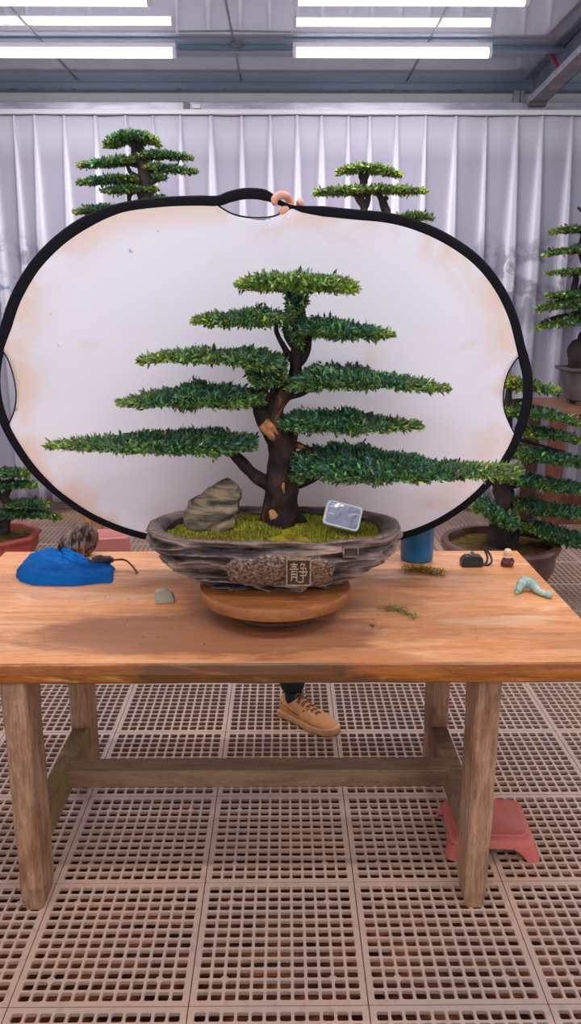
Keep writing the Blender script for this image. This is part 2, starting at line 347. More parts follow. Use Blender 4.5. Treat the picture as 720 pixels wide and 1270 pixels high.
# ------------------------------------------------------------ floor
TW = .4227; TX = -.2273; TY = 1.576
def floor():
    mb = MB(); n = 12; mrg = .013; cell = (TW-2*mrg)/n; hs = cell*.395; T = .0
    corner = []
    r = hs*.34
    for cx, cy, a0 in ((hs-r, hs-r, 0), (-hs+r, hs-r, 90), (-hs+r, -hs+r, 180), (hs-r, -hs+r, 270)):
        for a in (0, 45, 90): corner.append((cx+r*math.cos(math.radians(a0+a)), cy+r*math.sin(math.radians(a0+a))))
    h = cell/2
    outer = [(h, hs-r), (h, h), (hs-r, h), (-hs+r, h), (-h, h), (-h, hs-r), (-h, -hs+r), (-h, -h), (-hs+r, -h), (hs-r, -h), (h, -h), (h, -hs+r)]
    D = .011
    for i in range(n):
        for j in range(n):
            cx = mrg+cell*(i+.5); cy = mrg+cell*(j+.5)
            vs = [(cx+x, cy+y, 0) for x, y in outer]+[(cx+x, cy+y, 0) for x, y in corner]+[(cx+x, cy+y, -D) for x, y in corner]
            fs = []
            for k in range(12):
                k2 = (k+1) % 12
                fs.append((k, k2, 12+k2, 12+k)); fs.append((12+k, 12+k2, 24+k2, 24+k))
            mb.add(vs, fs)
    g = .0013; a = g; b = TW-g
    # margins, with lowered outer lip so the joint reads as a thin line
    for x0, x1, y0, y1 in ((a, mrg, a, b), (TW-mrg, b, a, b), (mrg, TW-mrg, a, mrg), (mrg, TW-mrg, TW-mrg, b)):
        mb.add([(x0, y0, 0), (x1, y0, 0), (x1, y1, 0), (x0, y1, 0)], [(0, 1, 2, 3)])
    mb.add([(a, a, 0), (b, a, 0), (b, b, 0), (a, b, 0), (a, a, -D), (b, a, -D), (b, b, -D), (a, b, -D)], [(0, 4, 5, 1), (1, 5, 6, 2), (2, 6, 7, 3), (3, 7, 4, 0)])
    for i in (2, 10):
        for j in (2, 10):
            c = (mrg+cell*i, mrg+cell*j, .0)
            mb.lathe([(.0105, .0004), (.009, .0014), (.0078, .0014)], 12, c, 0)
            mb.lathe([(.0078, .0010), (.0, .0010)], 12, c, 1)  # flat dark disc stands in for the shade inside a round hole
    o = mb.build('floor', ['grate', 'gratehole'])
    i0 = -11; j0 = -3
    o.location = (TX+i0*TW, TY+j0*TW, 0)
    m = o.modifiers.new('x', 'ARRAY'); m.count = 22; m.use_relative_offset = False; m.use_constant_offset = True; m.constant_offset_displace = (TW, 0, 0)
    m = o.modifiers.new('y', 'ARRAY'); m.count = 15; m.use_relative_offset = False; m.use_constant_offset = True; m.constant_offset_displace = (0, TW, 0)
    struct(o)
    struct(MB().box(-5, 5, -.2, 6.5, -.30, -.085).build('floor_ground', 'soilfloor'))
floor()
# ------------------------------------------------------------ wall, ceiling, beams
WY = 6.43
def zc(y): return 3.119
struct(MB().box(-5, 5, WY, WY+.1, -.1, 3.3).build('wall_back', 'wall'))
struct(MB().box(-4.9, 4.9, WY-.05, WY, 0, .13, bev=.004).build('baseboard_back', 'base'))
def slab(name, y0, y1, x0, x1, th, mats):
    vs = []
    for y in (y0, y1):
        for x in (x0, x1): vs += [(x, y, zc(y)), (x, y, zc(y)+th)]
    return struct(MB().add(vs, [(0, 2, 6, 4), (1, 5, 7, 3), (0, 4, 5, 1), (2, 3, 7, 6), (0, 1, 3, 2), (4, 6, 7, 5)]).build(name, mats))
slab('ceiling', -2.2, WY+.1, -5, 5, .06, 'ceil')
mb = MB()
for x in (-2.6, -1.45, -.3, .87, 2.35, 3.4):
    vs = []
    for y in (-1.2, WY):
        vs += [(x-.006, y, zc(y)-.0045), (x+.006, y, zc(y)-.0045), (x+.006, y, zc(y)+.001), (x-.006, y, zc(y)+.001)]
    mb.add(vs, [(0, 1, 2, 3), (7, 6, 5, 4), (0, 4, 5, 1), (1, 5, 6, 2), (3, 2, 6, 7), (0, 3, 7, 4)])
struct(mb.build('trim_ceiling_seam', 'rafter'))
def purlin(name, y, zb, edge):
    mb = MB(); zt = zc(y)+.01
    mb.box(-5, 5, y, y+.05, zb, zt, 0)
    mb.box(-5, 5, y-.018, y, zb, zb+.012, 1); mb.box(-5, 5, y-.012, y, zt-.02, zt, 0)
    return struct(mb.build(name, ['blue', edge]))
purlin('trim_beam_back', 6.37, 3.05, 'rust')
purlin('trim_beam_middle', 5.50, 3.076, 'blue')
for y in (3.7, 1.9, .1): purlin('trim_beam_front', y, zc(y)-.1, 'blue')
# box beam and curtain track
b = MB(); b.box(-5, 5, 6.26, 6.36, 2.905, 2.958, 0, .004); b.box(-5, 5, 6.36, 6.43, 2.93, 2.955, 0)
struct(b.build('trim_wall_beam', 'silver'))
b = MB(); b.box(-5, 5, 6.22, 6.29, 2.872, 2.903, 0, .003); struct(b.build('trim_curtain_track', 'white'))
b = MB(); b.box(1.42, 1.55, 6.24, 6.27, 2.80, 2.815, 0); b.box(1.40, 1.43, 6.235, 6.25, 2.80, 2.83, 1)
# wall post pieces by the rafter
p = at(640, 115, 6.35); b = MB(); b.box(p.x-.02, p.x+.02, 6.33, 6.36, 2.95, 3.05, 0); b.box(p.x+.028, p.x+.05, 6.33, 6.36, 2.95, 3.05, 0)
struct(b.build('trim_wall_cleat', 'silver'))
# rafter: C channel running in depth
def rafter(x, w=.13):
    mb = MB()
    y0, y1 = -2.1, 6.22
    def zb(y): return 2.945+.02*(6.2-y)
    def bar(xa, xb, lo, hi, mi):
        vs = []
        for y in (y0, y1):
            a = zb(y)+lo; c = zb(y)+hi if hi < 5 else zc(y)+.005
            k = -.03*(6.2-y)
            vs += [(xa+k, y, a), (xb+k, y, a), (xb+k, y, c), (xa+k, y, c)]
        mb.add(vs, [(0, 1, 2, 3), (7, 6, 5, 4), (0, 4, 5, 1), (1, 5, 6, 2), (3, 2, 6, 7), (0, 3, 7, 4)], mi)
    bar(x+.012, x+w, .0, .012, 2); bar(x, x+.012, .0, .03, 1); bar(x+w-.01, x+w, .0, 9, 0)
    bar(x+.03, x+.05, .012, 9, 0); bar(x-.03, x+.03, .15, 9, 0)
    return struct(mb.build('trim_rafter', ['rafter', 'silver', 'rafterdark']))
pr = at(654, 127, 6.2); rafter(pr.x); rafter(pr.x-4.4)
b = MB(); b.box(pr.x+.02, pr.x+.13, 6.19, 6.27, 2.925, 2.947, 0); struct(b.build('trim_rafter_plate', 'rafterdark'))
p0 = at(681, 63, 5.6); p1 = at(692, 84, 5.55)
tag(MB().tube([p0, p0.lerp(p1, .5)+Vector((0, -.003, 0)), p1], .012, 6, flat=.3).build('red_tape_strip', 'red'), 'short strip of red tape stuck across the steel rafter', 'tape')
b = MB(); b.box(-.66, -.60, 5.482, 5.498, 3.09, 3.19, 0, .003)
p = at(292, 52, 5.48); b = MB(); b.box(p.x-.025, p.x+.03, 5.46, 5.50, 3.085, 3.175, 0, .003); struct(b.build('trim_beam_bracket', 'rust'))
p = at(231, 132, 6.25); b = MB(); b.box(p.x-.02, p.x+.02, 6.235, 6.262, 2.90, 2.95, 0, .003); b.box(p.x+.04, p.x+.1, 6.24, 6.262, 2.912, 2.94, 1, .004)
struct(b.build('trim_beam_clip', ['rafterdark', 'white']))
# ------------------------------------------------------------ lamps
def lamp(x0, x1, y, z, label, name='tube_lamp'):
    t = thing(name, ((x0+x1)/2, y, zc(y)), label, 'light', 'tube lamps on the ceiling')
    L = (x1-x0)/2; dz = z-zc(y)
    MB().box(-L, L, -.022, .022, dz+.022, min(0, dz+.05), 0, .003).build('housing', 'white', t)
    MB().tube([(-L+.015, 0, dz), (L-.015, 0, dz)], .028, 16).build('diffuser', 'tube', t, True)
    for sg in (-1, 1): MB().tube([(sg*(L-.02), 0, dz), (sg*L, 0, dz)], .03, 16).build('end_cap', 'white', t)
    ld = bpy.data.lights.new('tube_light', 'AREA'); ld.shape = 'RECTANGLE'; ld.size = (x1-x0)*.96; ld.size_y = .05
    ld.energy = TUBE_W; ld.color = TUBE_COL
    lo = bpy.data.objects.new('tube_light', ld); C.objects.link(lo); lo.parent = t; lo.location = (0, 0, dz-.035)
    return t
a0 = at(-27, 65, 5.40); a1 = at(218, 65, 5.40); b0 = at(363, 65, 5.40); b1 = at(609, 65, 5.40)
lamp(a0.x, a1.x, 5.40, a0.z, 'glowing white tube lamp on the ceiling near the curtain, cut by the left frame edge')
lamp(b0.x, b1.x, 5.40, b0.z, 'glowing white tube lamp on the ceiling near the curtain, right of centre')
a0 = at(-100, -1, 4.58); a1 = at(187, -1, 4.58); b0 = at(365, -1, 4.58); b1 = at(655, -1, 4.58)
lamp(a0.x, a1.x, 4.58, a0.z, 'glowing tube lamp at the very top edge of the picture, left')
lamp(b0.x, b1.x, 4.58, b0.z, 'glowing tube lamp at the very top edge of the picture, right')
for y, w_ in ((2.9, 'above the back of the work table'), (1.2, 'in front of the work table'), (-.4, 'nearest the open front of the shed')):  # extra lamp rows out of view, added because the scene needs more light
    for x, s_ in ((-1.35, 'left'), (.55, 'right')): lamp(x, x+1.2, y, zc(y)-.12, 'added out-of-view white tube lamp on the ceiling '+w_+', '+s_+' one')
c0 = at(222, 62, 5.46); c1 = at(361, 62, 5.46)
struct(MB().tube([c0, c0.lerp(c1, .5)-Vector((0, 0, .004)), c1], .006, 6).build('trim_cable', 'rafter'))
# ------------------------------------------------------------ curtain
def curtain():
    x0, x1, z0, z1 = -3.3, 3.3, .10, 2.866; Y = 6.26
    rr = random.Random(3)
    pl = []; x = x0+.06
    while x < x1: pl.append((x, rr.uniform(-.012, .012), rr.uniform(.8, 1.3))); x += rr.choice([.17, .19, .2, .215, .15])
    dx = .0075; nx = int((x1-x0)/dx); zs = [z1, z1-.03, z1-.09, z1-.12]+[z1-.12-(z1-.12-z0)*(k/22)**.9 for k in range(1, 23)]
    X = np.linspace(x0, x1, nx+1); vs = []; fold = []
    for zi, z in enumerate(zs):
        t = (z1-z)/(z1-z0)
        w = .008+.055*min(t*1.5, .55)
        dep = .03+.03*min(1, t*3)
        d = np.zeros_like(X); fo = np.zeros_like(X)
        for (c, drift, s) in pl:
            cc = c+drift*t*2.2; q = np.abs(X-cc)/(w*s)
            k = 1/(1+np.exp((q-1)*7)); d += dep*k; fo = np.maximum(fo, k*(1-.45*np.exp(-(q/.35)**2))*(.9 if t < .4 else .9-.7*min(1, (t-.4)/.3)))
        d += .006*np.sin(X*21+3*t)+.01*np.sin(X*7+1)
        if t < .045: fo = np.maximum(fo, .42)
        vs += [(float(a), Y-float(b), z) for a, b in zip(X, d)]; fold += list(fo)
    n = nx+1; R = len(zs)
    fs = [(r*n+i, (r+1)*n+i, (r+1)*n+i+1, r*n+i+1) for r in range(R-1) for i in range(nx)]
    me = bpy.data.meshes.new('curtain'); me.from_pydata(vs, [], fs)
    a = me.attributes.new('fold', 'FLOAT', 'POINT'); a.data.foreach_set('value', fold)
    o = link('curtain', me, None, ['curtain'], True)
    m = o.modifiers.new('s', 'SOLIDIFY'); m.thickness = .002
    tag(o, 'long white sheer pleated curtain with ink hills, hung across the back wall', 'curtain')
curtain()

# ------------------------------------------------------------ work table
TZ = .735; TF = 1.87; TB = 2.818; TX0 = -.997; TX1 = .835; TTH = .057
def table():
    t = thing('work_table', ((TX0+TX1)/2, (TF+TB)/2, 0), 'large orange-brown plank work table with four thick legs under the main bonsai', 'table')
    # top: subdivided slab with slightly worn edges
    nx = 90; prof = [(TF+.004, TZ), (TF, TZ-.005), (TF-.001, TZ-TTH/2), (TF+.002, TZ-TTH+.006), (TF+.008, TZ-TTH), (TB-.008, TZ-TTH), (TB, TZ-TTH+.006), (TB, TZ-.006), (TB-.005, TZ)]
    vs = []; k = len(prof)
    for i in range(nx+1):
        x = TX0+(TX1-TX0)*i/nx
        for (y, z) in prof:
            e = .0022*mnoise.noise(Vector((x*7, y*9, z*30))) if z < TZ-.001 else 0
            vs.append((x, y+e*(1 if y < 2.3 else -1), z+(e*.9 if z < TZ-.03 else 0)))
    fs = []; ms = []
    for i in range(nx):
        for j in range(k):
            j2 = (j+1) % k; fs.append((i*k+j, i*k+j2, (i+1)*k+j2, (i+1)*k+j)); ms.append(0 if j == k-1 else 1)
    fs += [tuple(range(k))[::-1], tuple(nx*k+j for j in range(k))]; ms += [1, 1]
    mb = MB(); mb.v = vs; mb.f = fs; mb.m = ms
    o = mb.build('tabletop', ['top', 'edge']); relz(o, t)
    me = o.data; bm = bmesh.new(); bm.from_mesh(me); bmesh.ops.recalc_face_normals(bm, faces=bm.faces[:]); bm.to_mesh(me); bm.free()
    def leg(x0, x1, y0, y1, s):
        mb = MB(); zt = TZ-TTH; N = 14; vs = []
        for i in range(N+1):
            z = zt*i/N; w = 1+.10*i/N; cx = (x0+x1)/2; cy = (y0+y1)/2; hx = (x1-x0)/2*w; hy = (y1-y0)/2; c = .006
            ins = .006 if i == 0 else 0
            for (sx_, sy_) in ((-1, -1), (1, -1), (1, 1), (-1, 1)):
                for q in ((0, 1) if sx_*sy_ > 0 else (1, 0)):
                    e = .0025*mnoise.noise(Vector((sx_*3+s, sy_*3+q, z*9)))
                    vs.append((cx+sx_*(hx-ins-(c if q else 0)+e), cy+sy_*(hy-ins-(0 if q else c)+e), z))
        fs = [(i*8+k, i*8+(k+1) % 8, (i+1)*8+(k+1) % 8, (i+1)*8+k) for i in range(N) for k in range(8)]
        fs += [tuple(range(8))[::-1], tuple(N*8+k for k in range(8))]
        relz(mb.add(vs, fs).build('leg', 'leg'), t)
    for i, (x0, x1) in enumerate(((-.713, -.653), (.487, .546))):
        leg(x0, x1, 1.889, 2.005, i); leg(x0, x1, 2.478, 2.598, i+5)
    a = MB().box(-.71, -.655, 2.005, 2.478, .145, .222, 0, .004).build('side_rail', 'mossrail'); a['label'] = 'side rail with green moss stains'; relz(a, t)
    relz(MB().box(.490, .544, 2.005, 2.478, .145, .222, 0, .004).build('side_rail', 'rail'), t)
    relz(MB().box(-.672, .502, 2.214, 2.287, .167, .224, 0, .004).build('stretcher', 'rail'), t)
table()

# ------------------------------------------------------------ foliage
def foliage(name, stations, Y, parent, n, leaf=.02, width=.006, depth=.14, young=.1, seed=0, tips=None, hue=0, core=True, ys=None):
    """stations: (px, ytop, ybot) read along the pad; depth = half depth of the pad in metres"""
    r = np.random.default_rng(seed)
    st = []
    for (px, y0, y1) in stations:
        a = at(px, y0, Y); b = at(px, y1, Y); st.append((a.x, (a.z+b.z)/2, (a.z-b.z)/2))
    st.sort(); xs = np.array([s[0] for s in st]); zc_ = np.array([s[1] for s in st]); hh = np.array([s[2] for s in st])
    x0, x1 = xs[0], xs[-1]; L = x1-x0; cx = (x0+x1)/2
    def prof(x):
        z = np.interp(x, xs, zc_); h = np.interp(x, xs, hh)
        tap = np.sqrt(np.clip(1-((x-cx)/(L/2+.01))**2, .03, 1))
        sp = np.abs(CAMZ-z)/np.sqrt(Y*Y+(CAMZ-z)**2)
        w = depth*tap**.8*np.clip(h/hh.max()+.25, 0, 1)
        w = np.minimum(w, .6*h/np.maximum(sp, .02))
        hz = np.maximum(h-w*sp-leaf*.30, h*.22)
        return z, hz, w
    # rejection sample by local perimeter
    xx = r.uniform(x0, x1, n*3); z, hz, w = prof(xx); keep = r.uniform(0, 1, n*3) < (w+hz)/((w+hz).max()); xx = xx[keep][:n]
    n = len(xx); z, hz, w = prof(xx)
    ang = r.uniform(0, 2*PI, n); rad = 1-.45*r.uniform(0, 1, n)**2
    # favour rounded-box cross section
    ca, sa = np.cos(ang), np.sin(ang); q = (np.abs(ca)**3+np.abs(sa)**3)**(-1/3)
    lump = 1+.22*np.sin(xx*55+seed)+.15*np.sin(xx*131+ang*2)
    py = Y+ca*q*w*rad; pz = z+sa*q*hz*rad*lump
    stray = r.uniform(0, 1, n) < .05; py = py+stray*ca*.012; pz = pz+stray*sa*leaf*.55
    hz_n = np.sin(xx*37+seed*3)*.16+np.sin(xx*83+seed)*.10; pz = pz+np.where(sa > 0, hz_n*hz, -hz_n*.5*hz)
    P = np.stack([xx, py, pz], 1)
    edge = (xx-cx)/(L/2)
    D = np.stack([edge*1.1+r.normal(0, .55, n), ca*.7+r.normal(0, .5, n), sa*.75+.25+r.normal(0, .7, n)], 1)
    D /= np.linalg.norm(D, axis=1, keepdims=True)
    Sd = np.cross(D, r.normal(0, 1, (n, 3))); Sd /= np.linalg.norm(Sd, axis=1, keepdims=True)+1e-9
    ln = leaf*r.uniform(.6, 1.25, n)[:, None]; wd = width*r.uniform(.7, 1.2, n)[:, None]/2
    N_ = np.cross(D, Sd); base = P-D*ln*.35
    V = np.stack([base, base+D*ln*.55+Sd*wd, base+D*ln+N_*ln*.12, base+D*ln*.55-Sd*wd], 1).reshape(-1, 3)
    tipf = np.clip((np.abs(edge)-.5)*2, 0, 1) if tips is None else np.clip(edge*tips*1.6-.5, 0, 1)
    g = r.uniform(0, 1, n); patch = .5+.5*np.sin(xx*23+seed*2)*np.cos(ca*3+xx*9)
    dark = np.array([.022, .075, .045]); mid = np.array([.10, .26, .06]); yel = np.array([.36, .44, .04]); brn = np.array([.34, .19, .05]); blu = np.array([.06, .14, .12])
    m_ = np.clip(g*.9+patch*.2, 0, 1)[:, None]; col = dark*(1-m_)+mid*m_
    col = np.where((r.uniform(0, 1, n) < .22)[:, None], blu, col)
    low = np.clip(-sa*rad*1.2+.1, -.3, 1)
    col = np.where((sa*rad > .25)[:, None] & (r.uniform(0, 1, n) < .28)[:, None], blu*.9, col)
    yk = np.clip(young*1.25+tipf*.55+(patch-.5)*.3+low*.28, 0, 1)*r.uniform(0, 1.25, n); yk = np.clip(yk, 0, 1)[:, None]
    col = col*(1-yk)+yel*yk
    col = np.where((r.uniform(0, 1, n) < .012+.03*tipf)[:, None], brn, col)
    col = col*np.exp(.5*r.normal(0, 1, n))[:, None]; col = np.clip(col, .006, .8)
    me = bpy.data.meshes.new(name)
    F_ = np.arange(n*4).reshape(-1, 4)
    me.vertices.add(n*4); me.vertices.foreach_set('co', V.ravel()); me.loops.add(n*4); me.loops.foreach_set('vertex_index', F_.ravel())
    me.polygons.add(n); me.polygons.foreach_set('loop_start', np.arange(0, n*4, 4)); me.polygons.foreach_set('loop_total', np.full(n, 4))
    me.update(calc_edges=True)
    ca_ = me.color_attributes.new('tint', 'FLOAT_COLOR', 'POINT')
    ca_.data.foreach_set('color', np.concatenate([np.repeat(col, 4, 0), np.ones((n*4, 1))], 1).ravel())
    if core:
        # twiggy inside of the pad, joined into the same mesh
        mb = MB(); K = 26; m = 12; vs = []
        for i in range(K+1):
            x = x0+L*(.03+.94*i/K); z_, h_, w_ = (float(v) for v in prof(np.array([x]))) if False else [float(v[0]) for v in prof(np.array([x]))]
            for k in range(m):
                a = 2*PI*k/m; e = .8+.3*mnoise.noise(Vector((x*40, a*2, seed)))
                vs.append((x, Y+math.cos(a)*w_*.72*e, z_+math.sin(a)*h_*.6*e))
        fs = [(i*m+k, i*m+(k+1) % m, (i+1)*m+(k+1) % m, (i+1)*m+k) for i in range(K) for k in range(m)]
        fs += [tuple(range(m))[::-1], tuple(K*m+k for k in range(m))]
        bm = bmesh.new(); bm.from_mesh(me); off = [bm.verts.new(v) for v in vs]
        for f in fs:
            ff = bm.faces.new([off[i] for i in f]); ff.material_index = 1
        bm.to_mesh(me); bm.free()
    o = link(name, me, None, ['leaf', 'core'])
    relz(o, parent); return o
def branch_tube(mb, pts, Y, per=5, jit=.25, n=10, mi=0):
    """pts: (px, py, radius px[, dy])"""
    P = [at(p[0], p[1], Y) for p in pts]; k = mpp(P[0])
    P = [v+Vector((0, (p[3] if len(p) > 3 else 0), 0)) for v, p in zip(P, pts)]
    R = [p[2]*k for p in pts]
    sp = spline([(*v, ) for v in P], per); rr = np.interp(np.linspace(0, len(P)-1, len(sp)), range(len(P)), R)
    mb.tube(sp, list(rr), n, mi, jit)
# ------------------------------------------------------------ main bonsai
BY = 2.28
def main_pot(root):
    cx = at(339, 660, 2.26).x; cy = 2.255; A = .362; B = .200; Z0 = .826; Z1 = .985
    NT = 520; NH = 72; vs = []; crest = []; groove = []; pit = []
    def outline(w, s):
        c, d = math.cos(w), math.sin(w); q = (abs(c)**2.7+abs(d)**2.7)**(-1/2.7); return c*q*A*s, d*q*B*s
    def lay(w, t):
        x = math.cos(w)*A; y = math.sin(w)*B*1.5
        p = Vector((x*5.4, y*5.4, t*6.8+.5*mnoise.noise(Vector((x*5, y*5, 1.3)))))
        a = 1-abs(mnoise.noise(p))*3.6; b_ = 1-abs(mnoise.noise(Vector((x*14, y*14, t*15+4))))*2
        return a, b_
    for i in range(NH+1):
        t = i/NH                                  # 0 bottom .. 1 rim
        for k in range(NT):
            w = 2*PI*k/NT
            s = float(np.interp(t, (0, .12, .35, .6, .8, 1), (.56, .62, .80, .935, .985, 1)))
            if t > .9: s -= .03*((t-.9)/.1)**2
            a, b_ = lay(w, t)
            big = mnoise.noise(Vector((math.cos(w)*2.1, math.sin(w)*2.1, 7+t*1.3)))
            x, y = outline(w, s)
            nx_, ny_ = math.cos(w), math.sin(w)
            disp = .020*max(-1, a)*(1-.35*t)+.011*b_+.020*big*(1-t*.4)-.016
            # plaque / pitted boss at the front
            front = max(0, -ny_)**3; xx = cx+x
            pm = 0
            if ny_ < 0:
                u = (xx-(cx+.02))/.15; v_ = (t-.47)/.34; v_ += .25*mnoise.noise(Vector((xx*20, t*3, 2)))
                pm = max(0, 1-(u**4+v_**4)); pm = min(1, pm*3)
            disp = disp*(1-pm)+.012*pm
            if t > .93: disp *= .5
            z = Z0+(Z1-Z0)*t+.006*mnoise.noise(Vector((nx_*2.5, ny_*2.5, 3)))*t
            if abs(nx_) > .7: z += .012*(abs(nx_)-.7)*t
            vs.append((cx+x+nx_*disp, cy+y+ny_*disp, z))
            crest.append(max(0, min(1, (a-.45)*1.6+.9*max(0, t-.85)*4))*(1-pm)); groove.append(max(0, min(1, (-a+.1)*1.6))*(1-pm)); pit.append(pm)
    n = NT
    fs = [(i*n+k, i*n+(k+1) % n, (i+1)*n+(k+1) % n, (i+1)*n+k) for i in range(NH) for k in range(n)]; ms = [0]*len(fs)
    # rim lip then inner wall
    base = NH*n
    for (s, dz, mi) in ((.985, .004, 0), (.94, .007, 0), (.87, .004, 0), (.84, -.006, 0), (.83, -.05, 1)):
        o0 = len(vs)
        for k in range(n):
            w = 2*PI*k/n; x, y = outline(w, s); e = .004*mnoise.noise(Vector((x*20, y*20, s*9)))
            vs.append((cx+x*(1+e), cy+y*(1+e), Z1+dz+e+.006*mnoise.noise(Vector((math.cos(w)*2.5, math.sin(w)*2.5, 3)))))
            crest.append(.35 if s > .9 else 0); groove.append(0); pit.append(.5 if s > .9 else 0)
        fs += [(base+k, base+(k+1) % n, o0+(k+1) % n, o0+k) for k in range(n)]; ms += [mi]*n; base = o0
    fs.append(tuple(range(n))[::-1]); ms.append(0)
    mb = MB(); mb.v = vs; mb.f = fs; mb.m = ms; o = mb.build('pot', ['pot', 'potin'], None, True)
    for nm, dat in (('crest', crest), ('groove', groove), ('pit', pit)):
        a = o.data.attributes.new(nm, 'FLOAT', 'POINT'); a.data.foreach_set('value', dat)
    o['label'] = 'oval brown rock-textured stoneware pot'
    relz(o, root); pot_o = o
    # plaque with the relief character
    c = at(370, 710, 2.05); nrm_y = -1
    h = .037; w = .031
    # find pot surface at the plaque centre
    best = min((Vector(v) for v in vs if v[1] < cy), key=lambda v: (v.x-c.x)**2+(v.z-c.z)**2)
    cz = c.z; Y0 = min(v[1]+.12*(v[2]-cz) for v in vs if v[1] < cy and abs(v[0]-c.x) < w and abs(v[2]-cz) < h)-.0005
    def xf(u, v, d): return (c.x+u, Y0+d+.10*v, cz+v)       # leans with the pot side (top nearer the viewer than the foot)
    def xf(u, v, d): return (c.x+u, Y0+d-.12*v, cz+v)
    pb = MB()
    def slab2(u0, u1, v0, v1, d0, d1, mi):
        P = [xf(u, v, d) for d in (d0, d1) for (u, v) in ((u0, v0), (u1, v0), (u1, v1), (u0, v1))]
        pb.add(P, [(0, 1, 2, 3), (7, 6, 5, 4), (0, 4, 5, 1), (1, 5, 6, 2), (2, 6, 7, 3), (3, 7, 4, 0)], mi)
    slab2(-w, w, -h, h, -.001, .02, 0)
    e = .0018
    for u0, u1, v0, v1 in ((-w, w, h-e, h+e), (-w, w, -h-e, -h+e), (-w-e, -w+e, -h, h), (w-e, w+e, -h, h)): slab2(u0, u1, v0, v1, -.005, .01, 1)
    pl = pb.build('plaque', ['plaque', 'glyph'])
    relz(pl, root); pl.parent = pot_o
    # strokes, unit box x right, y up
    ST = [[(.06, .86), (.44, .86)], [(.10, .76), (.40, .76)], [(.02, .65), (.48, .65)], [(.25, .95), (.25, .65)],
          [(.12, .55), (.12, .12)], [(.12, .55), (.40, .55), (.40, .10), (.33, .13)], [(.12, .42), (.40, .42)], [(.12, .29), (.40, .29)],
          [(.68, .96), (.60, .78)], [(.66, .88), (.84, .88), (.76, .76)],
          [(.58, .70), (.90, .70), (.90, .36)], [(.52, .53), (.99, .53)], [(.58, .36), (.90, .36)], [(.745, .76), (.745, .06), (.52, .04), (.46, .09)]]
    sb = MB()
    for s in ST:
        P = [xf((u-.5)*2*w*.78, (v-.5)*2*h*.84, -.003) for u, v in s]
        P2 = []
        for a_, b_ in zip(P[:-1], P[1:]): P2 += [Vector(a_).lerp(Vector(b_), q/4) for q in range(4)]
        P2.append(Vector(P[-1])); sb.tube(P2, .0021, 6)
    so = sb.build('character_relief', 'glyph'); so['label'] = 'raised tan seal-style character'
    relz(so, root); so.parent = pot_o
    # small square seal
    c2 = at(435, 686, 2.06); best = min((Vector(v) for v in vs if v[1] < cy), key=lambda v: (v.x-c2.x)**2+(v.z-c2.z)**2)
    Y0 = min(v[1]+.12*(v[2]-c2.z) for v in vs if v[1] < cy and abs(v[0]-c2.x) < .018 and abs(v[2]-c2.z) < .012)-.0005; c = c2; cz = c2.z; pb = MB()
    w2, h2 = .019, .013
    slab2(-w2, w2, -h2, h2, 0, .02, 0)
    for u0, u1, v0, v1 in ((-w2, w2, h2-.002, h2+.002), (-w2, w2, -h2-.002, -h2+.002), (-w2-.002, -w2+.002, -h2, h2), (w2-.002, w2+.002, -h2, h2)): slab2(u0, u1, v0, v1, -.003, .01, 1)
    sm_ = relz(pb.build('seal_mark', ['plaque', 'pot']), root); sm_.parent = pot_o
    # moss
    K = 40; n = 120; vs = []; 
    def mz(x, y):
        return Z1-.025+.024*max(0, 1-((x/A)**2+(y/B)**2)*1.2)+.014*mnoise.noise(Vector((x*16, y*16, 1)))+.005*mnoise.noise(Vector((x*50, y*50, 5)))
    vs.append((cx, cy, mz(0, 0)))
    for i in range(1, K+1):
        for k in range(n):
            x, y = outline(2*PI*k/n, .835*i/K); vs.append((cx+x, cy+y, mz(x, y)))
    fs = [(0, 1+k, 1+(k+1) % n) for k in range(n)]
    fs += [(1+(i-1)*n+k, 1+i*n+k, 1+i*n+(k+1) % n, 1+(i-1)*n+(k+1) % n) for i in range(1, K) for k in range(n)]
    mo = MB().add(vs, fs); o = mo.build('moss', 'moss', None, True)
    # moss tufts: fine blades
    r = np.random.default_rng(5); N = 22000; V = []; cols = []
    for _ in range(N):
        w_ = r.uniform(0, 2*PI); s = math.sqrt(r.uniform(0, 1))*.83; x, y = outline(w_, s)
        if mnoise.noise(Vector((x*13, y*13, 9))) < -.28: continue
        z = mz(x, y); a = r.uniform(0, PI); l = r.uniform(.005, .012); bw = .0022
        dx, dy = math.cos(a)*bw, math.sin(a)*bw; tx, ty = r.normal(0, .4, 2)*l
        V += [(cx+x-dx, cy+y-dy, z-.001), (cx+x+dx, cy+y+dy, z-.001), (cx+x+tx, cy+y+ty, z+l)]
        g = r.uniform(0, 1)+.5*mnoise.noise(Vector((x*9, y*9, 3)))
        cc = np.array([.15, .18, .015])*(1-g)+np.array([.62, .62, .05])*g if r.uniform() > .12+.5*max(0, mnoise.noise(Vector((x*14, y*14, 30)))) else np.array([.26, .15, .04])
        cols += [np.clip(cc, .02, 1)]*3
    me = bpy.data.meshes.new('moss_tufts'); me.from_pydata(V, [], [(i, i+1, i+2) for i in range(0, len(V), 3)])
    ca_ = me.color_attributes.new('tint', 'FLOAT_COLOR', 'POINT'); ca_.data.foreach_set('color', np.concatenate([np.array(cols), np.ones((len(V), 1))], 1).ravel())
    t_ = link('moss_tufts', me, None, ['leaf']); t_['kind'] = 'stuff'
    relz(t_, root); relz(o, root); t_.parent = o
    return cx, cy, mz
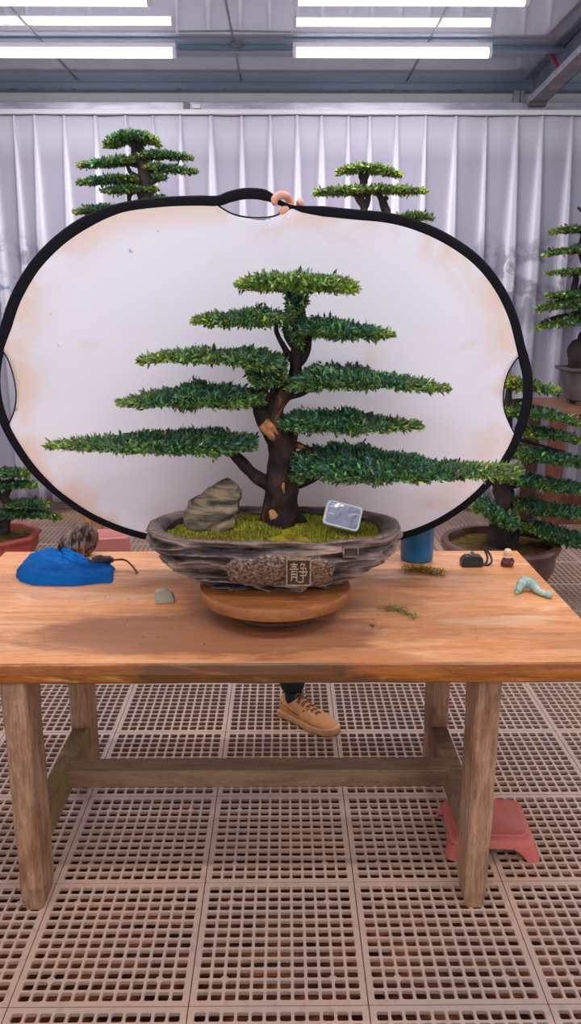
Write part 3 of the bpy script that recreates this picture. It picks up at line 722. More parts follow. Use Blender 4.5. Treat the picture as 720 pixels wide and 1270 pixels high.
def main_tree():
    root = thing('bonsai_tree', (-.02, 2.25, .826), 'big tiered bonsai in the rock-textured oval pot, in the middle of the work table', 'bonsai')
    info = main_pot(root)
    mb = MB()
    branch_tube(mb, [(347, 662, 27), (347, 650, 26), (347, 632, 22), (348, 612, 20), (347, 595, 19.5), (350, 575, 17), (350, 556, 17), (344, 540, 15), (334, 526, 14), (325, 514, 11), (320, 505, 7)], BY, 6, .28, 18)
    branch_tube(mb, [(342, 542, 12), (338, 520, 12), (341, 503, 11), (350, 491, 11), (360, 480, 10), (366, 465, 8), (367, 448, 7.5), (368, 430, 7), (369, 412, 6), (368, 395, 6), (367, 378, 7), (367, 362, 8)], BY, 6, .25, 14)
    for b in ([(352, 640, 12), (366, 642, 9), (378, 652, 5)], [(340, 640, 10), (328, 648, 7), (322, 656, 4)],
              [(338, 604, 9), (322, 595, 8), (309, 584, 7.5), (298, 572, 6.5), (287, 562, 6), (268, 553, 4), (230, 548, 3), (150, 549, 1.6), (90, 551, 1)],
              [(326, 516, 8), (318, 505, 6), (312, 494, 5), (285, 492, 3), (230, 493, 2), (170, 498, 1)],
              [(338, 508, 7), (330, 492, 5), (325, 478, 5, -.02), (319, 465, 5), (309, 452, 4), (290, 444, 3), (230, 442, 1.5), (180, 448, 1)],
              [(334, 498, 4), (340, 480, 4), (346, 465, 3.5), (345, 450, 3)],
              [(364, 448, 5), (356, 437, 4), (349, 425, 3.5), (343, 412, 3), (340, 398, 3), (320, 396, 2), (260, 398, 1)],
              [(362, 430, 3), (355, 418, 3), (352, 405, 2.5)], [(372, 400, 3), (377, 388, 2), (372, 375, 2)],
              [(367, 456, 4), (376, 446, 4), (382, 432, 4), (384, 418, 3.5), (390, 410, 3), (430, 412, 2), (480, 416, 1)],
              [(372, 440, 2.5), (376, 430, 2.5), (380, 422, 2)],
              [(352, 492, 7), (368, 488, 6), (384, 480, 5), (400, 472, 4), (450, 472, 2), (550, 483, 1.2)],
              [(356, 556, 7), (362, 545, 6), (370, 533, 4), (400, 525, 3), (510, 528, 1)],
              [(354, 560, 6), (366, 552, 5), (374, 554, 4), (390, 560, 3)],
              [(358, 602, 8), (372, 600, 6), (386, 595, 5), (420, 580, 4), (520, 580, 2.5), (640, 583, 1.3)],
              [(368, 362, 5), (400, 356, 2.5), (436, 358, 1)], [(366, 364, 5), (330, 354, 2.5), (300, 353, 1)]):
        branch_tube(mb, b, BY, 5, .3, 9)
    t = mb.build('trunk', 'bark', None, True); relz(t, root)
    # peeled patch of heartwood
    for (pts, fl) in (([(326, 523, 7), (333, 530, 9), (340, 538, 9), (344, 543, 5)], 1), ([(347, 588, 2), (349, 596, 5), (350, 604, 4), (351, 609, 2)], 1), ([(336, 628, 3), (339, 635, 6), (342, 642, 5)], 1)):
        m2 = MB(); P = [at(a, b_, BY-.0) for a, b_, _ in pts]; k = mpp(P[0])
        off = {523: -.031, 588: -.040, 628: -.046}[pts[0][1]]
        P = [p+Vector((0, off+.003, 0)) for p in P]
        m2.tube(spline(P, 4), list(np.interp(np.linspace(0, len(P)-1, len(spline(P, 4))), range(len(P)), [q[2]*k for q in pts])), 10, 0, .4, flat=.6)
        o = m2.build('peeled_bark', 'heart', None, True); relz(o, root)
    pads = [
        ([(293, 350, 357), (310, 343, 361), (340, 339, 363), (370, 338, 364), (400, 339, 364), (425, 344, 364), (443, 354, 363)], 6500, .13, .42, None),
        ([(240, 394, 402), (260, 388, 404), (290, 385, 405), (320, 383, 405), (345, 383, 405), (364, 386, 402)], 4800, .11, .16, -1),
        ([(366, 398, 416), (385, 389, 420), (410, 394, 421), (440, 400, 421), (465, 405, 421), (487, 412, 419)], 4800, .11, .08, 1),
        ([(172, 444, 452), (200, 434, 450), (230, 431, 450), (270, 430, 453), (300, 430, 456), (330, 431, 464), (354, 440, 472)], 7000, .13, .22, -1),
        ([(356, 470, 488), (375, 455, 488), (400, 447, 486), (430, 450, 485), (470, 457, 484), (510, 466, 486), (556, 477, 487)], 8500, .13, .12, 1),
        ([(146, 496, 503), (170, 488, 505), (200, 478, 508), (235, 472, 510), (270, 472, 509), (300, 476, 509), (327, 485, 504)], 7500, .13, .10, -1),
        ([(344, 515, 533), (365, 507, 539), (400, 503, 541), (440, 505, 541), (480, 514, 537), (521, 522, 533)], 7000, .12, .05, 1),
        ([(59, 549, 556), (90, 544, 558), (130, 538, 561), (170, 532, 564), (210, 528, 567), (250, 527, 568), (285, 529, 569), (317, 538, 560)], 10500, .14, .12, -1),
        ([(361, 565, 598), (385, 546, 601), (420, 541, 603), (460, 545, 603), (500, 556, 601), (550, 567, 598), (600, 573, 594), (645, 574, 590)], 16000, .22, .06, 1)]
    for i, (s, n, dp, yg, tp) in enumerate(pads):
        foliage('foliage_pad', s, BY, root, int(n*.72), .0215, .0078, dp, yg, 11+i, tp)
    for i, (s, n, dp) in enumerate((([(354, 368, 378), (362, 362, 396), (372, 362, 398), (380, 366, 378)], 420, .025), ([(305, 455, 468), (320, 455, 485), (335, 458, 482), (352, 460, 476)], 700, .05),
                                    ([(352, 396, 412), (362, 386, 428), (372, 390, 430), (380, 396, 418)], 500, .03))):
        o = foliage('foliage_pad', s, BY, root, n, .02, .007, dp, .0, 40+i, None, core=False)
    return info
PCX, PCY, MZ = main_tree()
# turntable
def turntable():
    c = Vector((at(341, 760, 2.21).x, 2.215, TZ))
    t = thing('turntable', c, 'round brown wooden turntable under the big rock-textured pot', 'turntable')
    MB().lathe([(0, 0), (.122, 0), (.128, .006), (.128, .016), (.118, .022), (.10, .03), (.10, .052), (0, .052)], 64).build('base', 'turnfoot', t)
    autosmooth(MB().lathe([(0, .052), (.205, .052), (.214, .057), (.216, .066), (.216, .082), (.213, .088), (.205, .0905), (0, .0905)], 96).build('disc', 'turn', t))
turntable()

# ------------------------------------------------------------ rocks by hull
def hull_rock(name, pts, matn, label, cat, sub=3, amp=.004, freq=25, flatness=.4):
    c = sum((Vector(p) for p in pts), Vector())/len(pts); zmin = min(p[2] for p in pts)
    bm = bmesh.new()
    for p in pts: bm.verts.new(Vector(p)-Vector((c.x, c.y, zmin)))
    r = bmesh.ops.convex_hull(bm, input=bm.verts[:])
    bmesh.ops.delete(bm, geom=[g for g in r['geom_interior'] if isinstance(g, bmesh.types.BMVert)], context='VERTS')
    bmesh.ops.triangulate(bm, faces=bm.faces[:])
    bmesh.ops.subdivide_edges(bm, edges=bm.edges[:], cuts=sub, use_grid_fill=True)
    for _ in range(2): bmesh.ops.smooth_vert(bm, verts=bm.verts[:], factor=flatness, use_axis_x=True, use_axis_y=True, use_axis_z=True)
    bm.normal_update()
    for v in bm.verts:
        n = mnoise.noise(v.co*freq)+.5*mnoise.noise(v.co*freq*2.3)
        n += .9*(1-2*abs(mnoise.noise(Vector((v.co.x*freq*.5+v.co.z*freq*.8, v.co.y*freq*.4, v.co.z*freq*2-v.co.x*freq*1.1)))))
        v.co += v.normal*amp*n*.8
    zm = min(v.co.z for v in bm.verts)
    for v in bm.verts: v.co.z -= zm
    me = bpy.data.meshes.new(name); bm.to_mesh(me); bm.free()
    o = link(name, me, None, [matn], False); o.location = (c.x, c.y, zmin)
    autosmooth(o, 38)
    return tag(o, label, cat)
def pot_rock():
    Y = 2.26; z0 = .972; k = .00225
    def p(px, py, dy): v = at(px, py, Y); return (v.x, Y+dy, max(v.z, z0))
    pts = []
    for px, py, d0, d1 in ((228, 655, -.02, .04), (234, 630, -.01, .05), (252, 617, 0, .05), (266, 610, 0, .045), (281, 600, -.005, .035), (291, 603, -.005, .03), (297, 616, -.02, .03), (294, 632, -.035, .04), (291, 652, -.04, .04), (262, 661, -.055, .05), (240, 660, -.04, .05), (275, 658, -.05, .04)):
        pts += [p(px, py, d0), p(px, py, d1)]
    pts += [p(262, 640, -.06), p(250, 640, -.05), p(280, 640, -.05)]
    o = hull_rock('rock', pts, 'rock', 'pointed grey-brown rock standing on the moss left of the trunk', 'rock', 5, .008, 24, .06)
    o.location.z = .972
pot_rock()
c = on(95, 689, TZ)
pts = []
for a in range(14):
    w = 2*PI*a/14
    for s, z in ((.75, .0), (1, .03), (.9, .078), (.5, .104)):
        pts.append((c.x+math.cos(w)*.068*s*(1.05 if a % 3 else .95)+.02*z/.09, c.y+math.sin(w)*.055*s, TZ+z*(.9 if math.cos(w) < 0 else 1.02)))
hull_rock('brown_lump', pts, 'rootball', 'rough brown stone-like lump behind the blue cloth on the work table', 'stone', 3, .006, 45, .3)
c = on(204, 748, TZ)
pts = [(c.x+x, c.y+y, TZ+z) for x, y, z in ((-.03, -.01, 0), (-.028, -.008, .035), (-.016, 0, .043), (.005, .002, .042), (.022, 0, .03), (.03, 0, .01), (.028, 0, 0), (-.028, .03, 0), (-.025, .03, .032), (.0, .035, .036), (.024, .03, .02), (.025, .03, 0))]
hull_rock('pale_stone', pts, 'palestone', 'small pale grey chipped stone on the table, in front of the pot', 'stone', 3, .0015, 60, .3)
# ------------------------------------------------------------ blue cloth, grip with twig
def cloth():
    outl = [(20, 716), (28, 703), (42, 692), (58, 687), (74, 688), (82, 700), (98, 704), (118, 704), (141, 705), (142, 708), (140, 721), (138, 723), (120, 724), (96, 727), (60, 727), (36, 725)]
    P = [on(px, py, TZ) for px, py in outl]; c = on(78, 711, TZ)
    sp = spline(P, 8, True); n = len(sp); K = 22; vs = []
    def h(x, y, r):
        q = mnoise.noise(Vector((x*16, y*30, 2))); q2 = 1-abs(mnoise.noise(Vector((x*12+y*10, y*22-x*8, 5))))*2
        left = max(0, min(1, (c.x-.02-x)/.08))
        q3 = 1-abs(mnoise.noise(Vector((x*15-y*14, y*34+x*16, 8))))*2.6
        q2 = 1-abs(mnoise.noise(Vector((x*7+y*9, y*26-x*6, 5))))*2.4
        return (.017+.016*left+.006*q+.012*q2+.005*q3)*max(0, 1-r**5)**.5+.0015
    vs.append((c.x, c.y, TZ+h(c.x, c.y, 0)))
    for i in range(1, K+1):
        r = i/K
        for p in sp:
            x = c.x+(p.x-c.x)*r; y = c.y+(p.y-c.y)*r
            if r > .85:
                e = .004*mnoise.noise(Vector((x*60, y*60, 1))); x += e; y += e
            vs.append((x, y, TZ+h(x, y, r)))
    fs = [(0, 1+k, 1+(k+1) % n) for k in range(n)]+[(1+(i-1)*n+k, 1+i*n+k, 1+i*n+(k+1) % n, 1+(i-1)*n+(k+1) % n) for i in range(1, K) for k in range(n)]
    mb = MB().add(vs, fs)
    # twisted folds around the lump
    for s in range(3):
        a = [on(80+i*6, 695+i*2+s*2, TZ)+Vector((0, 0, .036-.003*i-.008*s+.003*(i % 2))) for i in range(6)]
        mb.tube(spline(a, 4), [.012, .011]*10+[.009], 8, 0, .5)
    o = mb.build('blue_cloth', 'cloth', None, True)
    root = tag(o, 'crumpled bright blue cloth lying at the left of the work table', 'cloth')
cloth()
a = on(112, 709, TZ)+Vector((0, 0, .028)); b_ = on(141, 705, TZ)+Vector((0, 0, .03))
t = thing('wrapped_stick', (a.x, a.y, a.z), 'dark wrapped grip with a thin bare stick, lying on the blue cloth', 'stick')
o = MB().tube(spline([a, a.lerp(b_, .3)+Vector((0, 0, .008)), a.lerp(b_, .7)+Vector((0, 0, .005)), b_], 6), [.010]*4+[.016]*6+[.013]*6+[.008]*3, 12, 0, .35).build('grip', 'rubber', None, True); relz(o, t)
o = MB().tube(spline([b_, on(155, 705, TZ)+Vector((0, 0, .03)), on(164, 708, TZ)+Vector((0, 0, .018)), on(170, 712, TZ)+Vector((0, 0, .004))], 5), .0035, 8, 0, .3).build('stick', 'twig', None, True); relz(o, t)
# ------------------------------------------------------------ mirror in the pot
def mirror():
    c = at(425, 641, 2.17); t = thing('hand_mirror', (c.x, c.y+.012, c.z-.033), 'small white-framed rectangular mirror leaning on the moss in the pot', 'mirror')
    w, h, th, r = .051, .036, .008, .012
    def rr(w, h, r, z):
        o = []
        for cx_, cy_, a0 in ((w-r, h-r, 0), (-w+r, h-r, 90), (-w+r, -h+r, 180), (w-r, -h+r, 270)):
            for a in range(0, 91, 15): o.append((cx_+r*math.cos(math.radians(a0+a)), z, cy_+r*math.sin(math.radians(a0+a))))
        return o
    N = 28
    X = Matrix.Translation((0, 0, .033)) @ Matrix.Rotation(math.radians(15), 4, 'Y') @ Matrix.Rotation(math.radians(-24), 4, 'X')
    L = [rr(w-.006, h-.006, r-.004, -.006), rr(w-.002, h-.002, r, -.009), rr(w, h, r, -.005), rr(w, h, r, .005), rr(w-.002, h-.002, r, .007)]
    vs = [X @ Vector(p) for l in L for p in l]
    fs = [(i*N+k, (i+1)*N+k, (i+1)*N+(k+1) % N, i*N+(k+1) % N) for i in range(4) for k in range(N)]+[tuple(4*N+k for k in range(N))]
    autosmooth(MB().add(vs, fs).build('frame', 'whiteframe', t))
    MB().add([X @ Vector(p) for p in rr(w-.006, h-.006, r-.004, -.0062)], [tuple(range(N))]).build('glass', 'mirror', t)
mirror()
# ------------------------------------------------------------ things on the right of the table
c = on(519, 699, TZ)
t = thing('blue_mug', (c.x, c.y+.05, TZ), 'plain dark blue cylindrical cup at the back edge of the table under the reflector', 'cup')
autosmooth(MB().lathe([(0, 0), (.052, 0), (.055, .004), (.056, .01), (.056, .135), (.0565, .139), (.054, .139), (.052, .134), (.051, .01), (0, .008)], 48).build('body', 'cup', t))
autosmooth(MB().lathe([(.0555, .137), (.058, .139), (.058, .142), (.0535, .142), (.0535, .137)], 48).build('rim', 'white', t))
def sprig(name, pxs, matcols, label, cat, n, spread, leaf=.012, h=.015, group=None, seed=0):
    r = np.random.default_rng(seed); P = [on(a, b, TZ) for a, b in pxs]; sp = spline(P, 10); V = []; F = []; cols = []
    stem = MB().tube([Vector(p)+Vector((0, 0, .004+.003*math.sin(i))) for i, p in enumerate(sp)], .0012, 5)
    for _ in range(n):
        p = sp[r.integers(len(sp))]; b = Vector((p.x+r.normal(0, spread), p.y+r.normal(0, spread*1.2), TZ+r.uniform(.001, h)))
        d = Vector((r.normal(0, 1), r.normal(0, 1), r.normal(.2, .5))).normalized(); s = d.cross(Vector(r.normal(0, 1, 3))).normalized()
        l = leaf*r.uniform(.6, 1.2); w = l*.16
        q = [b, b+d*l*.5+s*w, b+d*l, b+d*l*.5-s*w]
        for v in q: v.z = max(v.z, TZ+.0005)
        k = len(V); V += [tuple(v) for v in q]; F.append((k, k+1, k+2, k+3))
        cc = matcols[r.integers(len(matcols))]; cols += [cc]*4
    k = len(V); V += stem.v; F += [tuple(k+i for i in f) for f in stem.f]; cols += [(.09, .06, .02)]*len(stem.v)
    me = bpy.data.meshes.new(name); me.from_pydata(V, [], F)
    ca_ = me.color_attributes.new('tint', 'FLOAT_COLOR', 'POINT'); ca_.data.foreach_set('color', np.concatenate([np.array(cols), np.ones((len(V), 1))], 1).ravel())
    o = link(name, me, None, ['leaf']); return tag(o, label, cat, group)
sprig('moss_clump', [(503, 709), (518, 708), (530, 711), (548, 714)], [(.42, .28, .02), (.30, .22, .02), (.2, .2, .03), (.5, .36, .04)], 'clump of yellow-brown dried moss in front of the blue cup', 'moss', 900, .0085, .010, .02, seed=3)
sprig('cut_sprig', [(475, 757), (490, 757), (500, 760), (514, 767)], [(.16, .26, .04), (.24, .3, .06), (.3, .3, .08)], 'small green cut sprig lying on the table right of the turntable', 'sprig', 190, .009, .012, .008, seed=4)
sprig('leaf_scrap', [(459, 777), (463, 778)], [(.35, .25, .04)], 'tiny yellow leaf scrap on the table near the cut sprig', 'leaf', 5, .003, .014, .003, seed=6)
# dirt crumbs on the table
def crumbs():
    r = np.random.default_rng(9); mb = MB()
    for _ in range(70):
        px = r.normal(245, 45) if r.uniform() < .7 else r.uniform(60, 640); py = r.uniform(735, 800)
        p = on(px, py, TZ); s = r.uniform(.0008, .0024)
        if (p.x+.03)**2+(p.y-2.215)**2 < .05: continue
        mb.add([(p.x-s, p.y-s, TZ), (p.x+s, p.y-s*.6, TZ), (p.x+s*.5, p.y+s, TZ), (p.x, p.y, TZ+s*1.2)], [(0, 1, 3), (1, 2, 3), (2, 0, 3), (2, 1, 0)])
    tag(mb.build('soil_crumbs', 'twig'), 'dark soil crumbs scattered on the table top in front of the turntable', 'soil', kind='stuff')
crumbs()
# black device
c = on(586, 704, TZ)
t = thing('black_gadget', (c.x, c.y+.02, TZ), 'small black box-shaped gadget with a round knob and wrist strap on the table', 'gadget')
def prism(poly, y0, y1, bev=.003):
    bm = bmesh.new(); f = bm.faces.new([bm.verts.new((x, y0, z)) for x, z in poly])
    r = bmesh.ops.extrude_face_region(bm, geom=[f]); bmesh.ops.translate(bm, verts=[v for v in r['geom'] if isinstance(v, bmesh.types.BMVert)], vec=(0, y1-y0, 0))
    bmesh.ops.recalc_face_normals(bm, faces=bm.faces[:]); bmesh.ops.bevel(bm, geom=bm.edges[:], offset=bev, segments=2, affect='EDGES')
    bm.verts.index_update(); m = MB().add([v.co.copy() for v in bm.verts], [[v.index for v in f.verts] for f in bm.faces]); bm.free(); return m
prism([(-.037, 0), (.034, 0), (.036, .022), (.03, .036), (-.024, .036), (-.037, .02)], -.02, .025).build('body', 'blackpl', t)
MB().lathe([(0, .036), (.011, .036), (.011, .042), (.006, .044), (.006, .050), (0, .051)], 20).build('knob', 'greypl', t)
MB().tube(spline([(.034, 0, .006), (.055, -.002, .004), (.07, .01, .012), (.068, .03, .03), (.055, .045, .045), (.05, .045, .05), (.06, .03, .02), (.05, .012, .004), (.034, .006, .006)], 6), .0042, 6, flat=.5).build('strap', 'rubber', t, True)
MB().tube([(0, .005, .05), (-.004, .01, .066), (-.002, .01, .078)], .0012, 5).build('antenna', 'twig', t)
# little monk figurine
c = on(630, 704, TZ)
t = thing('monk_figurine', (c.x, c.y+.018, TZ), 'tiny seated figurine with a pale round head and maroon robe at the table edge', 'figurine')
MB().lathe([(0, 0), (.019, 0), (.0225, .006), (.020, .018), (.014, .03), (.009, .036), (0, .037)], 24, sy=.8).build('robe', 'maroon', t, True)
MB().lathe([(0, .032), (.009, .034), (.0145, .043), (.0135, .053), (.008, .060), (0, .062)], 24).build('head', 'cream', t, True)
MB().lathe([(.010, .030), (.017, .032), (.014, .037), (.006, .040)], 16, sy=.85).build('collar', 'cream', t)
for s in (-1, 1): MB().tube(spline([(s*.013, 0, .028), (s*.017, -.012, .02), (s*.004, -.018, .015)], 4), .0045, 8).build('arm', 'maroon', t, True)
# celadon ornament
def celadon():
    p = [on(641, 737, TZ), on(648, 732, TZ), on(658, 733, TZ), on(668, 738, TZ), on(680, 742, TZ)]
    hs = (.008, .026, .022, .012, .010); rs = (.008, .017, .017, .010, .008)
    pts = [Vector((a.x, a.y, TZ+h)) for a, h in zip(p, hs)]
    s = spline(pts, 8); r = np.interp(np.linspace(0, 4, len(s)), range(5), rs); 
    r = [a*(1+.10*math.sin(i*1.5)) for i, a in enumerate(r)]
    for q, rr_ in zip(s, r): q.z = max(q.z, TZ+rr_*.92)
    t = thing('celadon_ornament', (p[2].x, p[2].y, TZ), 'pale green glazed arched ceramic ornament at the right edge of the table', 'ornament')
    mb = MB(); mb.tube(s, r, 16); relz(mb.build('body', 'celadon', None, True), t)
    c = pts[-1]; o = MB().lathe([(0, -.011), (.009, -.007), (.0125, 0), (.009, .008), (0, .011)], 16, (c.x, c.y, TZ+.0112)).build('head', 'celadon', None, True); relz(o, t)
    c = pts[0]; o = MB().tube([(c.x, c.y, TZ+.006), (c.x-.004, c.y-.004, TZ+.006), (c.x-.007, c.y, TZ+.009)], [.006, .0075, .004], 10).build('tail', 'celadon', None, True); relz(o, t)
celadon()

# ------------------------------------------------------------ reflector
RY = 2.62
def reflector():
    c0 = at(328, 458, RY)
    t = thing('reflector', (c0.x, RY, c0.z), 'large oval white photo reflector with black rim held upright behind the table', 'reflector')
    ring = [(0, 432), (8, 405), (20, 370), (42, 332), (72, 300), (108, 275), (150, 258), (200, 251), (245, 249), (270, 249),
            (300, 251), (335, 252), (365, 258), (400, 262), (440, 266), (480, 270), (515, 279), (553, 296), (590, 322), (617, 355), (635, 392), (645, 430), (649, 445),
            (654, 470), (653, 500), (645, 530), (636, 553), (618, 583), (592, 612), (560, 637), (524, 656), (488, 667), (440, 676), (380, 680), (300, 680), (240, 676), (190, 667), (150, 656), (110, 638), (70, 610), (40, 580), (18, 548), (4, 520), (-4, 490), (-5, 460)]
    def P(px, py, dy=0): v = at(px, py, RY); return Vector((v.x, RY+dy, v.z))
    # rim band, skipping nothing: the band runs outside the handles
    def band(pts, wpx, closed=False, n=10, th=.006):
        L = [P(*q) for q in pts]; s = spline(L, 5, closed)
        mb = MB(); rad = wpx if hasattr(wpx, '__len__') else [wpx]*len(L)
        k = .0026; idx = np.linspace(0, len(L)-(0 if closed else 1), len(s), endpoint=not closed)
        rr_ = np.interp(idx, range(len(L)+(1 if closed else 0)), list(rad)+([rad[0]] if closed else []))
        r = [float(a)*k for a in rr_]
        mb.tube(s, r, n, 0, 0, flat=.25, closed=closed); return mb
    # outer path with top handle arched
    path = []
    for q in ring:
        if q == (300, 251): path += [(285, 244), (305, 240), (328, 242)]
        elif q == (335, 252): path += [(348, 252)]
        else: path.append(q)
    rad = []
    for q in path:
        r = 6.0
        if q[0] < 150 and q[1] < 430: r = 7.5
        if q in ((285, 244), (305, 240), (328, 242)): r = 6.5
        if q in ((348, 252), (365, 258)): r = 3.0
        if q[1] > 600: r = 5.0
        if q[0] > 640 and 440 < q[1] < 540: r = 6.5
        rad.append(r)
    o = band(path, rad, True).build('rim', 'black', None, True); relz(o, t)
    left = [(0, 431), (9, 442), (17, 464), (21, 488), (19, 508), (12, 526), (9, 532)]
    right = [(646, 438), (637, 448), (628, 464), (623, 486), (624, 508), (631, 527), (638, 540)]
    top = [(262, 248), (273, 258), (290, 267), (312, 271), (336, 270), (352, 264), (366, 256)]
    left, right, top = [[(v.x, v.y) for v in spline([(a, b, 0) for a, b in l], 4)] for l in (left, right, top)]
    for pts in (left, right, top):
        o = band(pts, 2.0).build('handle_edge', 'black', None, True); relz(o, t)
    # fabric boundary
    bd = [q for q in ring if not (q[0] < 10 and 432 < q[1] < 530) and not (q[0] > 644 and 438 < q[1] < 535) and not (262 < q[0] < 366 and q[1] < 300)]
    i = bd.index((0, 432))
    bd2 = []
    for q in bd:
        bd2.append(q)
        if q == (245, 249): bd2 += top
        if q == (645, 430): bd2 += right
    bd2 += left[::-1][:-1]
    seen = []; [seen.append(q) for q in bd2 if q not in seen]
    # drop points doubling back
    L = [P(*q) for q in seen]
    s = []
    for a, b_ in zip(L, L[1:]+L[:1]):
        m = max(1, int((b_-a).length/.02)); s += [a.lerp(b_, j/m) for j in range(m)]
    n = len(s); K = 40; cc = P(328, 460); vs = []; rd = []
    hx = P(352, 262)
    def dis(x, z, r):
        e = .014*(1-r*r)*math.sin(x*3+1)+.006*mnoise.noise(Vector((x*3, z*3, 0)))*(1-r**4)
        dx = (x-hx.x); dz = hx.z-z
        e -= .012*math.exp(-(dx/.035)**2)*math.exp(-(dz/.16)**2)*(1-r**8) - .010*math.exp(-((dx+.07)/.05)**2)*math.exp(-(dz/.14)**2)*(1-r**8)
        return e
    vs.append((cc.x, RY+dis(cc.x, cc.z, 0), cc.z)); rd.append(0)
    for i in range(1, K+1):
        r = i/K
        for p in s:
            q = cc.lerp(p, r); vs.append((q.x, RY+dis(q.x, q.z, r), q.z)); rd.append(r)
    fs = [(0, 1+(k+1) % n, 1+k) for k in range(n)]+[(1+(i-1)*n+k, 1+(i-1)*n+(k+1) % n, 1+i*n+(k+1) % n, 1+i*n+k) for i in range(1, K) for k in range(n)]
    o = MB().add(vs, fs).build('fabric', 'reflector', None, True)
    a = o.data.attributes.new('rimdist', 'FLOAT', 'POINT'); a.data.foreach_set('value', rd)
    m = o.modifiers.new('s', 'SOLIDIFY'); m.thickness = .003; m.offset = 0
    relz(o, t)
reflector()

# ------------------------------------------------------------ person behind the reflector
def skin_obj(name, pts, edges, radii, matn, parent, sub=2, root=0):
    me = bpy.data.meshes.new(name); me.from_pydata([tuple(p) for p in pts], edges, [])
    o = link(name, me, None, [matn]); o.modifiers.new('skin', 'SKIN').use_smooth_shade = True
    if not me.skin_vertices: me.attributes  # created with modifier
    bm = bmesh.new(); bm.from_mesh(me); lay = bm.verts.layers.skin.verify(); bm.verts.ensure_lookup_table()
    for i, r in enumerate(radii):
        rx, ry = r if isinstance(r, tuple) else (r, r); bm.verts[i][lay].radius = (rx, ry); bm.verts[i][lay].use_root = (i == root)
    bm.to_mesh(me); bm.free()
    s = o.modifiers.new('sub', 'SUBSURF'); s.levels = sub; s.render_levels = sub
    relz(o, parent); return o
def person():
    toe = on(402, 905, 0); heel = on(352, 884, 0)
    d2 = (toe-heel).normalized(); ank = heel+d2*.05
    px, py = .03, 3.16
    t = thing('person', (px, py, 0), 'person in dark trousers and tan sneakers standing behind the reflector, holding it up', 'person')
    hand = P0 = at(356, 262, RY+.06)
    pel = Vector((px, py, .93)); ch = Vector((px, py-.02, 1.25)); sh = Vector((px, py-.02, 1.42)); nk = Vector((px, py-.025, 1.52)); hd = Vector((px, py-.03, 1.64))
    la = Vector((ank.x, ank.y, .10)); lk = Vector((.0, 3.10, .50)); lh = Vector((px-.09, py, .90))
    ra = Vector((.16, 3.54, .10)); rk = Vector((.15, 3.38, .50)); rh = Vector((px+.09, py, .90))
    s1 = Vector((px-.18, py-.03, 1.42)); e1 = Vector((px-.16, 2.92, 1.58)); w1 = Vector((hand.x-.01, RY+.10, hand.z-.085))
    s2 = Vector((px+.18, py-.03, 1.42)); e2 = Vector((px+.27, 3.03, 1.17)); w2 = Vector((px+.22, 2.86, 1.14))
    pts = [pel, ch, sh, nk, hd+Vector((0, 0, -.03)), hd+Vector((0, -.01, .05)), lh, lk, la, rh, rk, ra, s1, e1, w1, s2, e2, w2]
    ed = [(0, 1), (1, 2), (2, 3), (3, 4), (4, 5), (0, 6), (6, 7), (7, 8), (0, 9), (9, 10), (10, 11), (2, 12), (12, 13), (13, 14), (2, 15), (15, 16), (16, 17)]
    rd = [.12, (.13, .10), (.11, .09), .052, (.066, .08), (.07, .085), .078, .052, .036, .078, .052, .036, .05, .038, .026, .05, .038, .026]
    # hands: palms and fingers continue the same body
    def hand_pts(base, w, dirs, nrm):
        pass
    n0 = len(pts)
    palm = Vector((hand.x, RY+.055, hand.z-.025)); pts.append(palm); ed.append((14, n0)); rd.append((.030, .016))
    palm2 = w2+Vector((-.05, -.035, .02)); pts.append(palm2); ed.append((17, n0+1)); rd.append((.028, .016))
    body = skin_obj('body', pts, ed, rd, 'skin', t)
    # fingers over the strap
    def fp(a, b, dy): v = at(a, b, RY); return Vector((v.x, RY+dy, v.z))
    for ch_, rr_ in (([palm, fp(360, 250, .040), fp(356, 243, .012), fp(348, 242, -.014), fp(339, 248, -.020), fp(341, 257, -.016)], (.012, .012, .0125, .013, .0125, .010)),
                     ([palm, fp(362, 258, .034), fp(358, 256, .012), fp(351, 260, .006), fp(346, 268, .012)], (.013, .015, .0165, .0165, .013)),
                     ([palm+Vector((.012, 0, 0)), fp(371, 258, .034), fp(371, 249, .006), fp(373, 250, -.012), fp(374, 256, -.016)], (.011, .011, .0112, .010, .008)),
                     ([palm+Vector((.022, 0, -.004)), fp(379, 266, .036), fp(380, 261, .022), fp(379, 268, .014)], (.010, .010, .009, .008)),
                     ([palm+Vector((-.02, 0, -.012)), fp(352, 276, .045), fp(362, 284, .030), fp(370, 284, .022)], (.013, .012, .010, .008))):
        skin_obj('thumb' if ch_[1].z < fp(352, 270, 0).z else 'finger', ch_, [(q, q+1) for q in range(len(ch_)-1)], rr_, 'skin', t)
    for i in range(4):
        st = palm2+Vector((-.012, -.01, (i-1.5)*.018)); 
        skin_obj('finger', [st, st+Vector((-.03, -.015, .002)), st+Vector((-.05, -.035, 0)), st+Vector((-.045, -.055, 0))], [(0, 1), (1, 2), (2, 3)], [.009, .009, .0085, .007], 'skin', t)
    skin_obj('thumb', [palm2+Vector((0, -.01, .02)), palm2+Vector((-.012, -.03, .045)), palm2+Vector((-.03, -.045, .055))], [(0, 1), (1, 2)], [.011, .010, .008], 'skin', t)
    # clothes
    skin_obj('trousers', [Vector((px, py, 1.02)), pel, lh, lk, la+Vector((0, .0, -.012)), rh, rk, ra+Vector((0, 0, .02))], [(0, 1), (1, 2), (2, 3), (3, 4), (1, 5), (5, 6), (6, 7)],
             [(.15, .125), (.155, .13), .1, .07, .056, .093, .07, .056], 'trousers', t, root=1)
